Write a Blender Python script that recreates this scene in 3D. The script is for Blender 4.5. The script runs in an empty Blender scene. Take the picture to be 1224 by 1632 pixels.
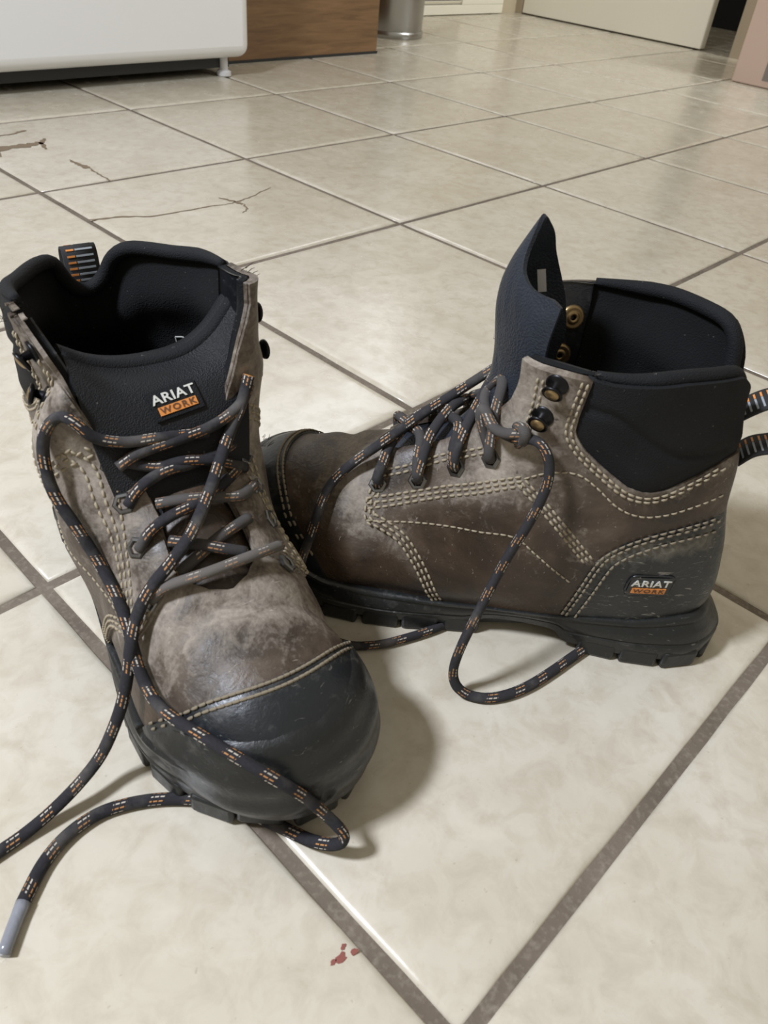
import bpy, bmesh, math, random
import numpy as np
from mathutils import Vector, Matrix, bvhtree
random.seed(7)
rng = np.random.default_rng(7)
scene = bpy.context.scene
COL = scene.collection

# ------------------------------------------------------------------ camera
cam_d = bpy.data.cameras.new('camera')
cam = bpy.data.objects.new('camera', cam_d)
COL.objects.link(cam)
_R = ((0.6983702, -0.71028489, 0.08817272), (-0.40333431, -0.49231874, -0.77132593), (0.59127024, 0.50310796, -0.63030301))
_C = (-0.11736663, -0.02898222, 0.35641697)
cam.matrix_world = Matrix(((_R[0][0], -_R[1][0], -_R[2][0], _C[0]),
                           (_R[0][1], -_R[1][1], -_R[2][1], _C[1]),
                           (_R[0][2], -_R[1][2], -_R[2][2], _C[2]), (0, 0, 0, 1)))
cam_d.sensor_fit = 'VERTICAL'
cam_d.sensor_height = 36.0
cam_d.lens = 1226.79 / 1632 * 36.0
cam_d.clip_start = 0.01
cam_d.dof.use_dof = True
cam_d.dof.focus_distance = 0.56
cam_d.dof.aperture_fstop = 20.0
scene.camera = cam

# ------------------------------------------------------------------ world, lights, exposure
world = bpy.data.worlds.new('world')
scene.world = world
world.use_nodes = True
bg = world.node_tree.nodes['Background']
bg.inputs[0].default_value = (1.0, 0.91, 0.75, 1)
bg.inputs[1].default_value = 0.45


def area(name, loc, target, size, size_y, power, color):
    d = bpy.data.lights.new(name, 'AREA')
    d.shape = 'RECTANGLE'
    d.size, d.size_y, d.energy, d.color = size, size_y, power, color
    o = bpy.data.objects.new(name, d)
    COL.objects.link(o)
    o.location = loc
    o.rotation_euler = (Vector(target) - Vector(loc)).to_track_quat('-Z', 'Y').to_euler()
    return o


area('window_light', (-0.81, 0.59, 1.40), (0.1, 0.2, 0), 0.20, 0.20, 43, (0.80, 0.855, 0.97))
_p = area('door_fill_light', (2.6, -0.9, 1.9), (2.5, 1.5, 0.1), 0.6, 1.4, 13, (0.95, 0.98, 1.0))  # unseen fill added to brighten the door and the back right floor
_p.data.spread = math.radians(85)
area('kitchen_window_light', (1.85, 2.12, 1.50), (1.2, 0.6, 0.3), 0.9, 0.8, 9, (0.95, 0.97, 1.0))
scene.view_settings.view_transform = 'Standard'
scene.view_settings.look = 'None'
scene.view_settings.gamma = 1
scene.view_settings.exposure = 0.0
scene.view_settings.use_curve_mapping = False


# ------------------------------------------------------------------ helpers
def tag(o, label=None, cat=None, group=None, kind=None):
    if label: o['label'] = label
    if cat: o['category'] = cat
    if group: o['group'] = group
    if kind: o['kind'] = kind
    return o


def link(name, me, mat=None, parent=None):
    o = bpy.data.objects.new(name, me)
    COL.objects.link(o)
    if mat is not None and me is not None:
        me.materials.append(mat)
    if parent is not None:
        o.parent = parent
    return o


def empty(name, loc=(0, 0, 0), rz=0.0):
    o = bpy.data.objects.new(name, None)
    o.empty_display_size = 0.02
    COL.objects.link(o)
    o.location = loc
    o.rotation_euler = (0, 0, rz)
    return o


def mesh(name, V, F, smooth=True):
    me = bpy.data.meshes.new(name)
    me.from_pydata([tuple(map(float, v)) for v in V], [], F)
    if smooth:
        me.polygons.foreach_set('use_smooth', [True] * len(me.polygons))
    me.update()
    return me


class MB:
    """collects simple shapes into one mesh"""
    def __init__(s): s.V, s.F = [], []

    def add(s, V, F):
        n = len(s.V)
        s.V += [tuple(v) for v in V]
        s.F += [tuple(i + n for i in f) for f in F]

    def box(s, lo, hi, M=None):
        x0, y0, z0 = lo; x1, y1, z1 = hi
        V = [Vector(v) for v in ((x0, y0, z0), (x1, y0, z0), (x1, y1, z0), (x0, y1, z0), (x0, y0, z1), (x1, y0, z1), (x1, y1, z1), (x0, y1, z1))]
        if M is not None: V = [M @ v for v in V]
        s.add(V, [(0, 3, 2, 1), (4, 5, 6, 7), (0, 1, 5, 4), (1, 2, 6, 5), (2, 3, 7, 6), (3, 0, 4, 7)])

    def lathe(s, prof, n=24, M=None, cap=True):
        V, F = [], []
        for r, z in prof:
            for k in range(n):
                a = 2 * math.pi * k / n
                v = Vector((r * math.cos(a), r * math.sin(a), z))
                V.append(M @ v if M is not None else v)
        for i in range(len(prof) - 1):
            for k in range(n):
                k2 = (k + 1) % n
                F.append((i * n + k, i * n + k2, (i + 1) * n + k2, (i + 1) * n + k))
        if cap:
            F.append(tuple(range(n - 1, -1, -1)))
            F.append(tuple((len(prof) - 1) * n + k for k in range(n)))
        s.add(V, F)

    def build(s, name, mat=None, parent=None, smooth=True, bevel=0, seg=2):
        o = link(name, mesh(name, s.V, s.F, smooth), mat, parent)
        if bevel:
            m = o.modifiers.new('bevel', 'BEVEL'); m.width = bevel; m.segments = seg; m.limit_method = 'ANGLE'
        if smooth:
            try: o.data.set_sharp_from_angle(angle=math.radians(38))
            except Exception: pass
        return o


# ------------------------------------------------------------------ material helpers
def new_mat(name, base, rough=0.6, metal=0.0, spec=0.5):
    m = bpy.data.materials.new(name)
    m.use_nodes = True
    b = m.node_tree.nodes['Principled BSDF']
    b.inputs['Base Color'].default_value = (*base, 1)
    b.inputs['Roughness'].default_value = rough
    b.inputs['Metallic'].default_value = metal
    b.inputs['Specular IOR Level'].default_value = spec
    return m


class NT:
    def __init__(s, m): s.m, s.t = m, m.node_tree; s.b = s.t.nodes['Principled BSDF']

    def n(s, typ, **kw):
        o = s.t.nodes.new(typ)
        ins = kw.pop('ins', {})
        for k, v in kw.items(): setattr(o, k, v)
        for k, v in ins.items():
            if hasattr(v, 'is_output') or isinstance(v, bpy.types.NodeSocket): s.t.links.new(v, o.inputs[k])
            else: o.inputs[k].default_value = v
        return o

    def coord(s): return s.n('ShaderNodeTexCoord').outputs['Object']

    def noise(s, vec, scale, detail=4, rough=0.55, dist=0.0):
        return s.n('ShaderNodeTexNoise', ins={'Vector': vec, 'Scale': scale, 'Detail': detail, 'Roughness': rough, 'Distortion': dist}).outputs['Fac']

    def ramp(s, fac, stops, interp='LINEAR'):
        r = s.n('ShaderNodeValToRGB', ins={'Fac': fac})
        cr = r.color_ramp; cr.interpolation = interp
        while len(cr.elements) < len(stops): cr.elements.new(0.5)
        for e, (p, c) in zip(cr.elements, stops):
            e.position = p
            e.color = (*c, 1) if isinstance(c, tuple) else (c, c, c, 1)
        return r.outputs['Color']

    def mix(s, fac, a, b, mode='MIX'):
        x = s.n('ShaderNodeMix', data_type='RGBA', blend_type=mode)
        for k, v in ((0, fac), (6, a), (7, b)):
            if isinstance(v, bpy.types.NodeSocket): s.t.links.new(v, x.inputs[k])
            elif k == 0: x.inputs[0].default_value = v
            else: x.inputs[k].default_value = (*v, 1)
        return x.outputs[2]

    def math(s, op, a, b=0.0, c=None):
        x = s.n('ShaderNodeMath', operation=op)
        for k, v in enumerate((a, b, c)):
            if v is None: continue
            if isinstance(v, bpy.types.NodeSocket): s.t.links.new(v, x.inputs[k])
            else: x.inputs[k].default_value = v
        return x.outputs[0]

    def attr(s, name): return s.n('ShaderNodeAttribute', attribute_name=name).outputs['Fac']

    def bump(s, h, strength, dist, prev=None):
        ins = {'Height': h, 'Strength': strength, 'Distance': dist}
        if prev is not None: ins['Normal'] = prev
        return s.n('ShaderNodeBump', ins=ins).outputs['Normal']

    def out(s, color=None, rough=None, normal=None):
        if color is not None: s.t.links.new(color, s.b.inputs['Base Color'])
        if rough is not None: s.t.links.new(rough, s.b.inputs['Roughness'])
        if normal is not None: s.t.links.new(normal, s.b.inputs['Normal'])


def lin(r, g, b):
    f = lambda c: (c / 255 / 12.92) if c / 255 <= 0.04045 else ((c / 255 + 0.055) / 1.055) ** 2.4
    return (f(r), f(g), f(b))


# ---- materials
def mat_tile():
    m = new_mat('tile_ceramic', lin(198, 190, 174), 0.25); t = NT(m); c = t.n('ShaderNodeNewGeometry').outputs['Position']
    big = t.noise(c, 8, 5, 0.6, 0.6); fine = t.noise(c, 55, 5, 0.65, 0.5); sp = t.noise(c, 210, 3, 0.6)
    col = t.ramp(big, [(0.3, lin(186, 178, 161)), (0.5, lin(194, 187, 171)), (0.7, lin(201, 195, 181))])
    col = t.mix(t.ramp(fine, [(0.44, 0.0), (0.70, 0.6)]), col, lin(170, 159, 140))
    col = t.mix(t.ramp(t.noise(c, 30, 4, 0.6, 0.3), [(0.52, 0.0), (0.75, 0.45)]), col, lin(209, 203, 188))
    col = t.mix(t.ramp(sp, [(0.68, 0.0), (0.74, 0.4)]), col, lin(146, 134, 114))
    rnd = t.n('ShaderNodeObjectInfo').outputs['Random']
    col = t.mix(t.math('MULTIPLY', rnd, 0.16), col, lin(172, 158, 130))
    ro = t.ramp(t.noise(c, 22, 4), [(0.3, 0.17), (0.7, 0.30)])
    n = t.bump(t.noise(c, 26, 4, 0.6), 0.16, 0.003)
    n = t.bump(fine, 0.10, 0.001, n)
    t.out(col, ro, n)
    return m


def mat_grout():
    m = new_mat('grout', lin(120, 108, 94), 0.9); t = NT(m); c = t.n('ShaderNodeNewGeometry').outputs['Position']
    f = t.noise(c, 14, 5); s = t.noise(c, 300, 3)
    col = t.ramp(f, [(0.3, lin(88, 78, 67)), (0.7, lin(116, 105, 92))])
    col = t.mix(t.ramp(s, [(0.5, 0.0), (0.8, 0.5)]), col, lin(150, 140, 125))
    t.out(col, None, t.bump(s, 0.4, 0.001))
    return m


def mat_leather():
    m = new_mat('brown_leather', lin(92, 74, 58), 0.55); t = NT(m); c = t.coord()
    big = t.noise(c, 26, 5, 0.6, 0.5); mid = t.noise(c, 75, 6, 0.65, 0.8); fine = t.noise(c, 420, 4, 0.6)
    brown = t.ramp(big, [(0.28, lin(33, 26, 20)), (0.5, lin(55, 43, 32)), (0.72, lin(76, 58, 43))])
    grey = t.ramp(big, [(0.28, lin(54, 46, 39)), (0.5, lin(79, 69, 59)), (0.72, lin(103, 92, 80))])
    a = t.attr('dust')
    gsel = t.ramp(t.math('ADD', a, t.math('MULTIPLY', t.math('SUBTRACT', big, 0.5), 0.6)), [(0.0, 0.0), (0.32, 1.0)])
    col = t.mix(gsel, brown, grey)
    # dry dusty scuffs
    d = t.math('ADD', t.math('MULTIPLY', a, 0.8), t.math('MULTIPLY', t.math('SUBTRACT', mid, 0.5), 1.45))
    d = t.math('ADD', d, t.math('MULTIPLY', t.math('SUBTRACT', fine, 0.5), 0.7))
    df = t.ramp(d, [(0.15, 0.0), (0.55, 0.40), (1.0, 0.85)])
    col = t.mix(df, col, lin(170, 160, 146))
    sp = t.noise(c, 160, 3, 0.5)
    col = t.mix(t.ramp(sp, [(0.68, 0.0), (0.74, 0.7)]), col, lin(45, 38, 34))
    wv = t.noise(t.n('ShaderNodeMapping', ins={'Vector': c, 'Scale': (1.0, 0.12, 0.5), 'Rotation': (0.2, 0.3, 0.6)}).outputs[0], 700, 2, 0.5, 1.0)
    col = t.mix(t.ramp(wv, [(0.70, 0.0), (0.76, 0.35)]), col, lin(190, 180, 165))
    ro = t.ramp(d, [(0.0, 0.42), (0.6, 0.75)])
    n = t.bump(mid, 0.35, 0.002); n = t.bump(fine, 0.3, 0.0006, n)
    t.out(col, ro, n)
    return m


def mat_rubber(name, base, dusty=0.5, rough=0.55, scr=0.66):
    m = new_mat(name, base, rough); t = NT(m); c = t.coord()
    big = t.noise(c, 30, 5, 0.6, 0.5); mid = t.noise(c, 130, 5, 0.65, 0.6); fine = t.noise(c, 600, 4, 0.6)
    k = tuple(x * 0.6 for x in base)
    col = t.mix(big, k, tuple(x * 1.5 for x in base))
    d = t.math('ADD', t.math('MULTIPLY', t.attr('dust'), 1.0), t.math('MULTIPLY', t.math('SUBTRACT', mid, 0.5), 1.6))
    col = t.mix(t.ramp(d, [(0.15, 0.0), (0.9, dusty)]), col, lin(150, 144, 132))
    sc = t.noise(t.n('ShaderNodeMapping', ins={'Vector': c, 'Scale': (0.35, 0.35, 1.6), 'Rotation': (0.3, 0.5, 0.2)}).outputs[0], 330, 3, 0.6, 1.2)
    col = t.mix(t.ramp(sc, [(scr, 0.0), (scr + 0.08, dusty)]), col, lin(165, 160, 150))
    n = t.bump(mid, 0.25, 0.0015); n = t.bump(fine, 0.25, 0.0004, n)
    t.out(col, t.ramp(d, [(0.0, rough - 0.12), (0.6, rough + 0.2)]), n)
    return m


def mat_fabric(name, base, scale=1500, rough=0.9, lint=0.35):
    m = new_mat(name, base, rough, spec=0.25); t = NT(m); c = t.coord()
    w = t.n('ShaderNodeTexVoronoi', ins={'Vector': c, 'Scale': scale}).outputs['Distance']
    b = t.noise(c, 60, 4)
    col = t.mix(b, tuple(x * 0.7 for x in base), tuple(x * 1.35 for x in base))
    sp = t.noise(c, 380, 3, 0.5)
    col = t.mix(t.ramp(sp, [(0.72, 0.0), (0.78, lint)]), col, lin(150, 148, 142))
    t.out(col, None, t.bump(w, 0.5, 0.0006))
    return m


def mat_lace():
    m = new_mat('lace_cord', lin(34, 35, 42), 0.85, spec=0.25); t = NT(m)
    uv = t.n('ShaderNodeUVMap', uv_map='lace').outputs['UV']
    sx = t.n('ShaderNodeSeparateXYZ', ins={'Vector': uv})
    L, A = sx.outputs[0], sx.outputs[1]          # metres along the cord, turns around it
    # groups of slanting flecks every 19 mm
    p = t.math('ADD', L, t.math('MULTIPLY', t.math('FRACT', t.math('MULTIPLY', A, 2.0)), 0.004))
    g = t.math('FRACT', t.math('MULTIPLY', p, 1 / 0.0175))
    ing = t.math('LESS_THAN', g, 0.36)
    a8 = t.math('FRACT', t.math('MULTIPLY', A, 9.0))
    stripe = t.math('LESS_THAN', a8, 0.34)
    br = t.math('FRACT', t.math('MULTIPLY', p, 1 / 0.0026))
    f = t.math('MULTIPLY', t.math('MULTIPLY', ing, stripe), t.math('LESS_THAN', br, 0.75))
    which = t.math('GREATER_THAN', t.math('FRACT', t.math('MULTIPLY', A, 4.5)), 0.5)
    fc = t.mix(which, lin(196, 138, 80), lin(205, 195, 180))
    c = t.coord()
    dust = t.ramp(t.noise(c, 45, 4, 0.6), [(0.45, 0.0), (0.8, 0.45)])
    dd = t.math('MAXIMUM', dust, t.attr('dust'))
    base = t.mix(t.noise(c, 700, 2), lin(14, 15, 20), lin(36, 37, 45))
    col = t.mix(t.math('MULTIPLY', f, 0.8), base, fc)
    col = t.mix(dd, col, lin(128, 122, 114))
    wv = t.n('ShaderNodeTexWave', ins={'Vector': t.n('ShaderNodeMapping', ins={'Vector': uv, 'Scale': (900, 6, 1)}).outputs[0], 'Scale': 1.0, 'Distortion': 0.5})
    t.out(col, None, t.bump(wv.outputs['Fac'], 0.35, 0.0005))
    return m


def mat_wood():
    m = new_mat('cabinet_wood', lin(140, 92, 54), 0.5); t = NT(m); c = t.coord()
    v = t.n('ShaderNodeMapping', ins={'Vector': c, 'Scale': (1.2, 1, 14)}).outputs[0]
    f = t.noise(v, 5, 6, 0.6, 0.8)
    col = t.ramp(f, [(0.3, lin(92, 66, 40)), (0.5, lin(112, 84, 54)), (0.7, lin(128, 98, 65))])
    t.out(col, None, t.bump(f, 0.1, 0.001))
    return m


M = dict(
    tile=mat_tile(), grout=mat_grout(), leather=mat_leather(),
    cap=mat_rubber('toe_cap_rubber', lin(24, 27, 30), 0.26, 0.44),
    counter=mat_rubber('heel_rubber', lin(23, 26, 28), 0.55, 0.46, 0.615),
    sole=mat_rubber('sole_rubber', lin(20, 22, 22), 0.28, 0.5),
    nylon=mat_fabric('collar_nylon', lin(20, 21, 23), 1400, 0.8, 0.3),
    lining=mat_fabric('lining_mesh', lin(17, 18, 19), 1100, 0.95, 0.3),
    tongue=mat_fabric('tongue_nylon', lin(22, 23, 25), 1300, 0.62, 0.25),
    tongue2=mat_fabric('tongue_sheen', lin(39, 43, 50), 900, 0.40, 0.1),
    lace=mat_lace(), thread=new_mat('thread', lin(148, 136, 114), 0.85),
    thread2=new_mat('dusty_thread', lin(120, 110, 92), 0.85),
    steel=new_mat('gunmetal', lin(120, 120, 120), 0.3, 1.0), brass=new_mat('worn_brass', lin(150, 128, 92), 0.38, 0.9),
    dark=new_mat('black_metal', lin(40, 40, 42), 0.35, 0.9),
    silver=new_mat('silver_print', lin(205, 205, 198), 0.4, 0.2), orange=new_mat('orange_print', lin(205, 130, 62), 0.6),
    ink=new_mat('dark_print', lin(92, 62, 40), 0.7), insole=new_mat('insole_foam', lin(28, 28, 30), 0.9),
    web=new_mat('black_webbing', lin(30, 30, 31), 0.85), gray=new_mat('grey_yarn', lin(140, 146, 150), 0.6),
    white=new_mat('white_enamel', lin(225, 225, 224), 0.35), wood=mat_wood(),
    steelcan=new_mat('brushed_steel', lin(170, 170, 168), 0.25, 1.0), blackp=new_mat('black_plastic', lin(30, 30, 32), 0.5),
    vinyl=mat_rubber('black_vinyl', lin(22, 23, 26), 0.15, 0.4), frayc=new_mat('frayed_fibre', lin(58, 54, 50), 0.9),
    paint=new_mat('cream_paint', lin(228, 223, 206), 0.5), wall=new_mat('wall_paint', lin(186, 174, 148), 0.7),
    jamb=new_mat('jamb_paint', lin(160, 146, 122), 0.6), void=new_mat('unlit_hall_shade', lin(40, 42, 48), 0.9),
    card=new_mat('cardboard', lin(200, 176, 160), 0.8), cardp=new_mat('grey_print', lin(130, 122, 116), 0.8),
    clear=new_mat('pale_plastic', lin(200, 200, 200), 0.3), aglet=mat_rubber('aglet_plastic', lin(120, 122, 128), 0.5, 0.3),
    red=new_mat('dried_red_stain', lin(128, 72, 62), 0.6), crack=new_mat('chipped_tile', lin(122, 106, 86), 0.9),
)
M['steelcan'].node_tree.nodes['Principled BSDF'].inputs['Anisotropic'].default_value = 0.5

# ------------------------------------------------------------------ the room
T = 0.34


def floor_mesh():
    return mesh('floor', [(-2.2, -1.2, -0.012), (4.5, -1.2, -0.012), (4.5, 3.6, -0.012), (-2.2, 3.6, -0.012),
                          (-2.2, -1.2, -0.0022), (4.5, -1.2, -0.0022), (4.5, 3.6, -0.0022), (-2.2, 3.6, -0.0022)],
                [(0, 3, 2, 1), (4, 5, 6, 7), (0, 1, 5, 4), (1, 2, 6, 5), (2, 3, 7, 6), (3, 0, 4, 7)], False)


floor = link('floor', floor_mesh(), M['grout'])
tag(floor, kind='structure')


def tile_mesh(seed, n=44):
    r = random.Random(seed)
    h = T / 2 - 0.0036
    def ring(inset, z, jit):
        V = []
        for side in range(4):
            for k in range(n // 4):
                a = -h + inset + (2 * h - 2 * inset) * k / (n // 4)
                j = r.uniform(-jit, jit)
                p = [(a, -h + inset + j), (h - inset - j, a), (-a, h - inset - j), (-h + inset + j, -a)][side]
                V.append((p[0], p[1], z))
        return V
    V = ring(0.0, -0.010, 0.0) + ring(0.0, -0.0022, 0.0003) + ring(0.0012, -0.0011, 0.0004) + ring(0.0032, -0.0004, 0.0005) + ring(0.0062, -0.0001, 0.0008) + ring(0.0105, 0, 0.0015)
    F = []
    for i in range(5):
        for k in range(n):
            F.append((i * n + k, i * n + (k + 1) % n, (i + 1) * n + (k + 1) % n, (i + 1) * n + k))
    F.append(tuple(5 * n + k for k in range(n)))
    me = mesh('tile', V, F)
    me.materials.append(M['tile'])
    return me


TM = [tile_mesh(i) for i in range(5)]
for i in range(-6, 11):
    for j in range(-3, 9):
        o = link('tile', TM[rng.integers(5)], None, floor)
        o.location = ((i + 0.5) * T, (j + 0.5) * T, 0)
        o.rotation_euler = (0, 0, int(rng.integers(4)) * math.pi / 2)


def flat_patch(name, pts, mat, parent, z=0.0003, th=0.0006):
    n = len(pts)
    V = [(x, y, z) for x, y in pts] + [(x, y, z - th) for x, y in pts]
    F = [tuple(range(n))] + [(i, i + n, (i + 1) % n + n, (i + 1) % n) for i in range(n)]
    return link(name, mesh(name, V, F, False), mat, parent)


def crack_line(name, pts, w0, w1, seed, parent=floor, mat='crack'):
    r = random.Random(seed); P = []
    for i in range(len(pts) - 1):
        for k in range(6): P.append(np.array(pts[i]) * (1 - k / 6) + np.array(pts[i + 1]) * k / 6)
    P.append(np.array(pts[-1]))
    L, Rr = [], []
    for i, p in enumerate(P):
        q = P[min(i + 1, len(P) - 1)] - P[max(i - 1, 0)]
        nn = np.array([-q[1], q[0]]) / (np.linalg.norm(q) + 1e-9)
        w = (w0 + (w1 - w0) * i / len(P)) * r.uniform(0.5, 1.3) / 2
        j = nn * r.uniform(-1, 1) * 0.0015
        L.append(p + nn * w + j); Rr.append(p - nn * w + j)
    V = [(*a, 0.0004) for a in L] + [(*a, 0.0004) for a in Rr]
    n = len(P)
    return link(name, mesh(name, V, [(i + n, i + 1 + n, i + 1, i) for i in range(n - 1)], False), M[mat], parent)


# cracks, chips and a stain in the floor tiles
for pts, w0, w1 in (
    ([(.345, 1.205), (.385, 1.222), (.42, 1.222), (.447, 1.228)], .030, .014),
    ([(.447, 1.228), (.462, 1.246)], .010, .004), ([(.447, 1.228), (.436, 1.192)], .010, .003),
    ([(.372, 1.215), (.362, 1.185)], .008, .004),
    ([(.392, 1.286), (.430, 1.288), (.457, 1.301)], .003, .006),
    ([(.439, 1.129), (.441, 1.104), (.444, 1.081)], .003, .011),
    ([(.444, 1.081), (.442, 1.045), (.441, 1.012)], .003, .002),
    ([(.340, .893), (.372, .886), (.417, .864), (.493, .861), (.532, .856)], .0045, .002),
    ([(.532, .856), (.57, .865), (.62, .885)], .003, .001),
    ([(.528, .884), (.536, .866), (.541, .846)], .002, .008),
    ([(.541, .846), (.535, .828), (.52, .818)], .003, .001)):
    crack_line('tile_crack', pts, w0, w1, int(w0 * 1e5) + len(pts))
r_ = random.Random(3)
for cx, cy, rr in ((-.0125, .0560, .0028), (-.0065, .0535, .0018), (-.0160, .0568, .0013), (-.0085, .0585, .0014)):
    a0 = r_.random()
    flat_patch('red_stain', [(cx + rr * (1 + .4 * r_.uniform(-1, 1)) * math.cos(a), cy + .7 * rr * (1 + .4 * r_.uniform(-1, 1)) * math.sin(a)) for a in [a0 + k * .57 for k in range(11)]], M['red'], floor)


def rounded_box(name, lo, hi, r, mat, parent=None, seg=4):
    b = MB(); b.box(lo, hi)
    return b.build(name, mat, parent, True, r, seg)


# walls, door and trim behind
def wallbox(name, lo, hi, mat):
    b = MB(); b.box(lo, hi)
    return tag(b.build(name, mat, None, False), kind='structure')


wallbox('wall_back', (-2.2, 2.15, 0), (3.0, 2.25, 1.05), M['wall'])
wallbox('wall_back', (-2.2, 2.15, 1.05), (1.38, 2.25, 2.5), M['wall'])
wallbox('wall_back', (2.32, 2.15, 1.05), (3.0, 2.25, 2.5), M['wall'])
wallbox('wall_back', (1.38, 2.15, 1.95), (2.32, 2.25, 2.5), M['wall'])
win = tag(empty('window_1', (1.85, 2.2, 1.5)), kind='structure')
b = MB()
for lo, hi in (((-.47, -.02, -.45), (-.43, .02, .45)), ((.43, -.02, -.45), (.47, .02, .45)), ((-.43, -.02, -.45), (.43, .02, -.41)), ((-.43, -.02, .41), (.43, .02, .45))): b.box(lo, hi)
b.build('window_frame', M['paint'], win, False)
wallbox('wall_right', (2.90, -0.6, 0), (3.0, 1.215, 2.5), M['wall'])
wallbox('trim_1', (2.885, 1.175, 0), (2.999, 1.222, 2.1), M['jamb'])
wallbox('hall_dark_panel', (3.7, 0.6, 0), (3.75, 2.6, 2.5), M['void'])  # dark colour stands in for the shade beyond the open door
wallbox('trim_2', (2.899, 2.118, 0), (2.999, 2.15, 2.1), M['jamb'])
door = tag(empty('door_1', (2.92, 2.115, 0)), kind='structure')
b = MB(); b.box((-.02, -.775, .005), (.02, 0, 2.05)); b.build('door_leaf', M['paint'], door, True, .002)
b = MB(); b.lathe([(0, 0), (.028, 0), (.028, .006), (.012, .012), (.012, .04), (.027, .05), (.030, .062), (.022, .075), (0, .078)], 20, Matrix.Translation((-.02, -.70, 1.0)) @ Matrix.Rotation(-math.pi / 2, 4, 'Y'), False); b.build('door_knob', M['brass'], door)

# white chest appliance standing in front of the cabinet
ap = tag(empty('freezer', (.50, 1.80, 0)), 'large white appliance on short feet in front of the wooden cabinet', 'appliance')
rounded_box('body', (-.60, -.30, .038), (.568, .30, .86), .024, M['white'], ap, 5)
b = MB(); b.box((-.57, -.26, .016), (.535, .27, .0385)); b.build('base_tray', M['blackp'], ap)
b = MB(); b.box((-.605, -.305, .862), (.573, .30, .91)); b.build('lid', M['white'], ap, True, .012, 3)
for sx, sy in ((-.52, -.262), (.520, -.262), (-.52, .25), (.520, .25)):
    b = MB(); b.lathe([(.014, 0), (.016, .002), (.016, .009), (.009, .013), (.009, .039)], 14, Matrix.Translation((sx, sy, 0)))
    b.build('foot', M['clear'], ap)

# wooden base cabinet
cb = tag(empty('base_cabinet', (1.34, 1.9, 0)), 'brown wooden base cabinet end standing beside the white appliance', 'cabinet')
b = MB(); b.box((-.245, -.26, 0.0), (.256, .24, .86)); b.build('carcass', M['wood'], cb, True, .003)
b = MB(); b.box((-.246, -.262, 0.0), (.2565, -.2605, .006)); b.build('dirt_line', M['blackp'], cb, False)  # thin dark strip for the line of dirt along the cabinet foot
b = MB(); b.box((-.25, -.285, .861), (.275, .24, .90)); b.build('worktop', M['jamb'], cb, True, .006)

# steel bin
cn = tag(empty('steel_bin', (1.885, 1.87, 0)), 'round shiny steel waste bin behind the wooden cabinet corner', 'bin')
b = MB(); b.lathe([(.096, .018), (.0965, .024), (.098, .30), (.098, .42)], 48); b.build('body', M['steelcan'], cn)
b = MB(); b.lathe([(.098, 0), (.1, .003), (.1, .014), (.0975, .018), (.094, .0185)], 48); b.build('base_ring', M['steelcan'], cn)
b = MB(); b.lathe([(.1, .42), (.101, .44), (.09, .465), (.05, .478), (0.002, .48)], 48); b.build('lid', M['steelcan'], cn)

# white wall vent
vt = tag(empty('floor_vent', (2.52, 2.148, 0)), 'white slatted vent grille low on the back wall', 'vent')
b = MB()
for lo, hi in (((-.25, -.014, 0.002), (.272, 0, .032)), ((-.25, -.014, .032), (-.215, 0, .30)), ((.02, -.014, .032), (.272, 0, .30)), ((-.25, -.014, .30), (.272, 0, .33))): b.box(lo, hi)
b.build('frame', M['paint'], vt, True, .002)
b = MB(); b.box((-.215, -.003, .032), (.02, 0, .30)); b.build('backing', M['cardp'], vt, False)
sm = None
for k in range(20):
    Mx = Matrix.Translation((-.0975, -.007, .040 + k * .013)) @ Matrix.Rotation(.7, 4, 'X')
    if sm is None:
        b = MB(); b.box((-.117, -.0012, -.0055), (.117, .0012, .0055)); s0 = b.build('slat', M['paint'], vt, False); sm = s0.data
    else: s0 = link('slat', sm, None, vt)
    s0.matrix_local = Mx

# cardboard box
bx = tag(empty('cardboard_box', (2.60, .80, 0)), 'pinkish cardboard box standing on the tiles by the door', 'box')
b = MB(); b.box((-.18, -.22, 0.001), (.18, .20, .30)); b.build('carton', M['card'], bx, True, .003)
b = MB(); b.box((-.1812, -.19, .018), (-.1795, .113, .085)); b.build('printed_panel', M['cardp'], bx, False)
for s in (-1, 1):
    b = MB(); b.box((-.18 if s < 0 else .002, -.22, .3005), (-.002 if s < 0 else .18, .20, .3035)); b.build('flap', M['card'], bx, False)



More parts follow.
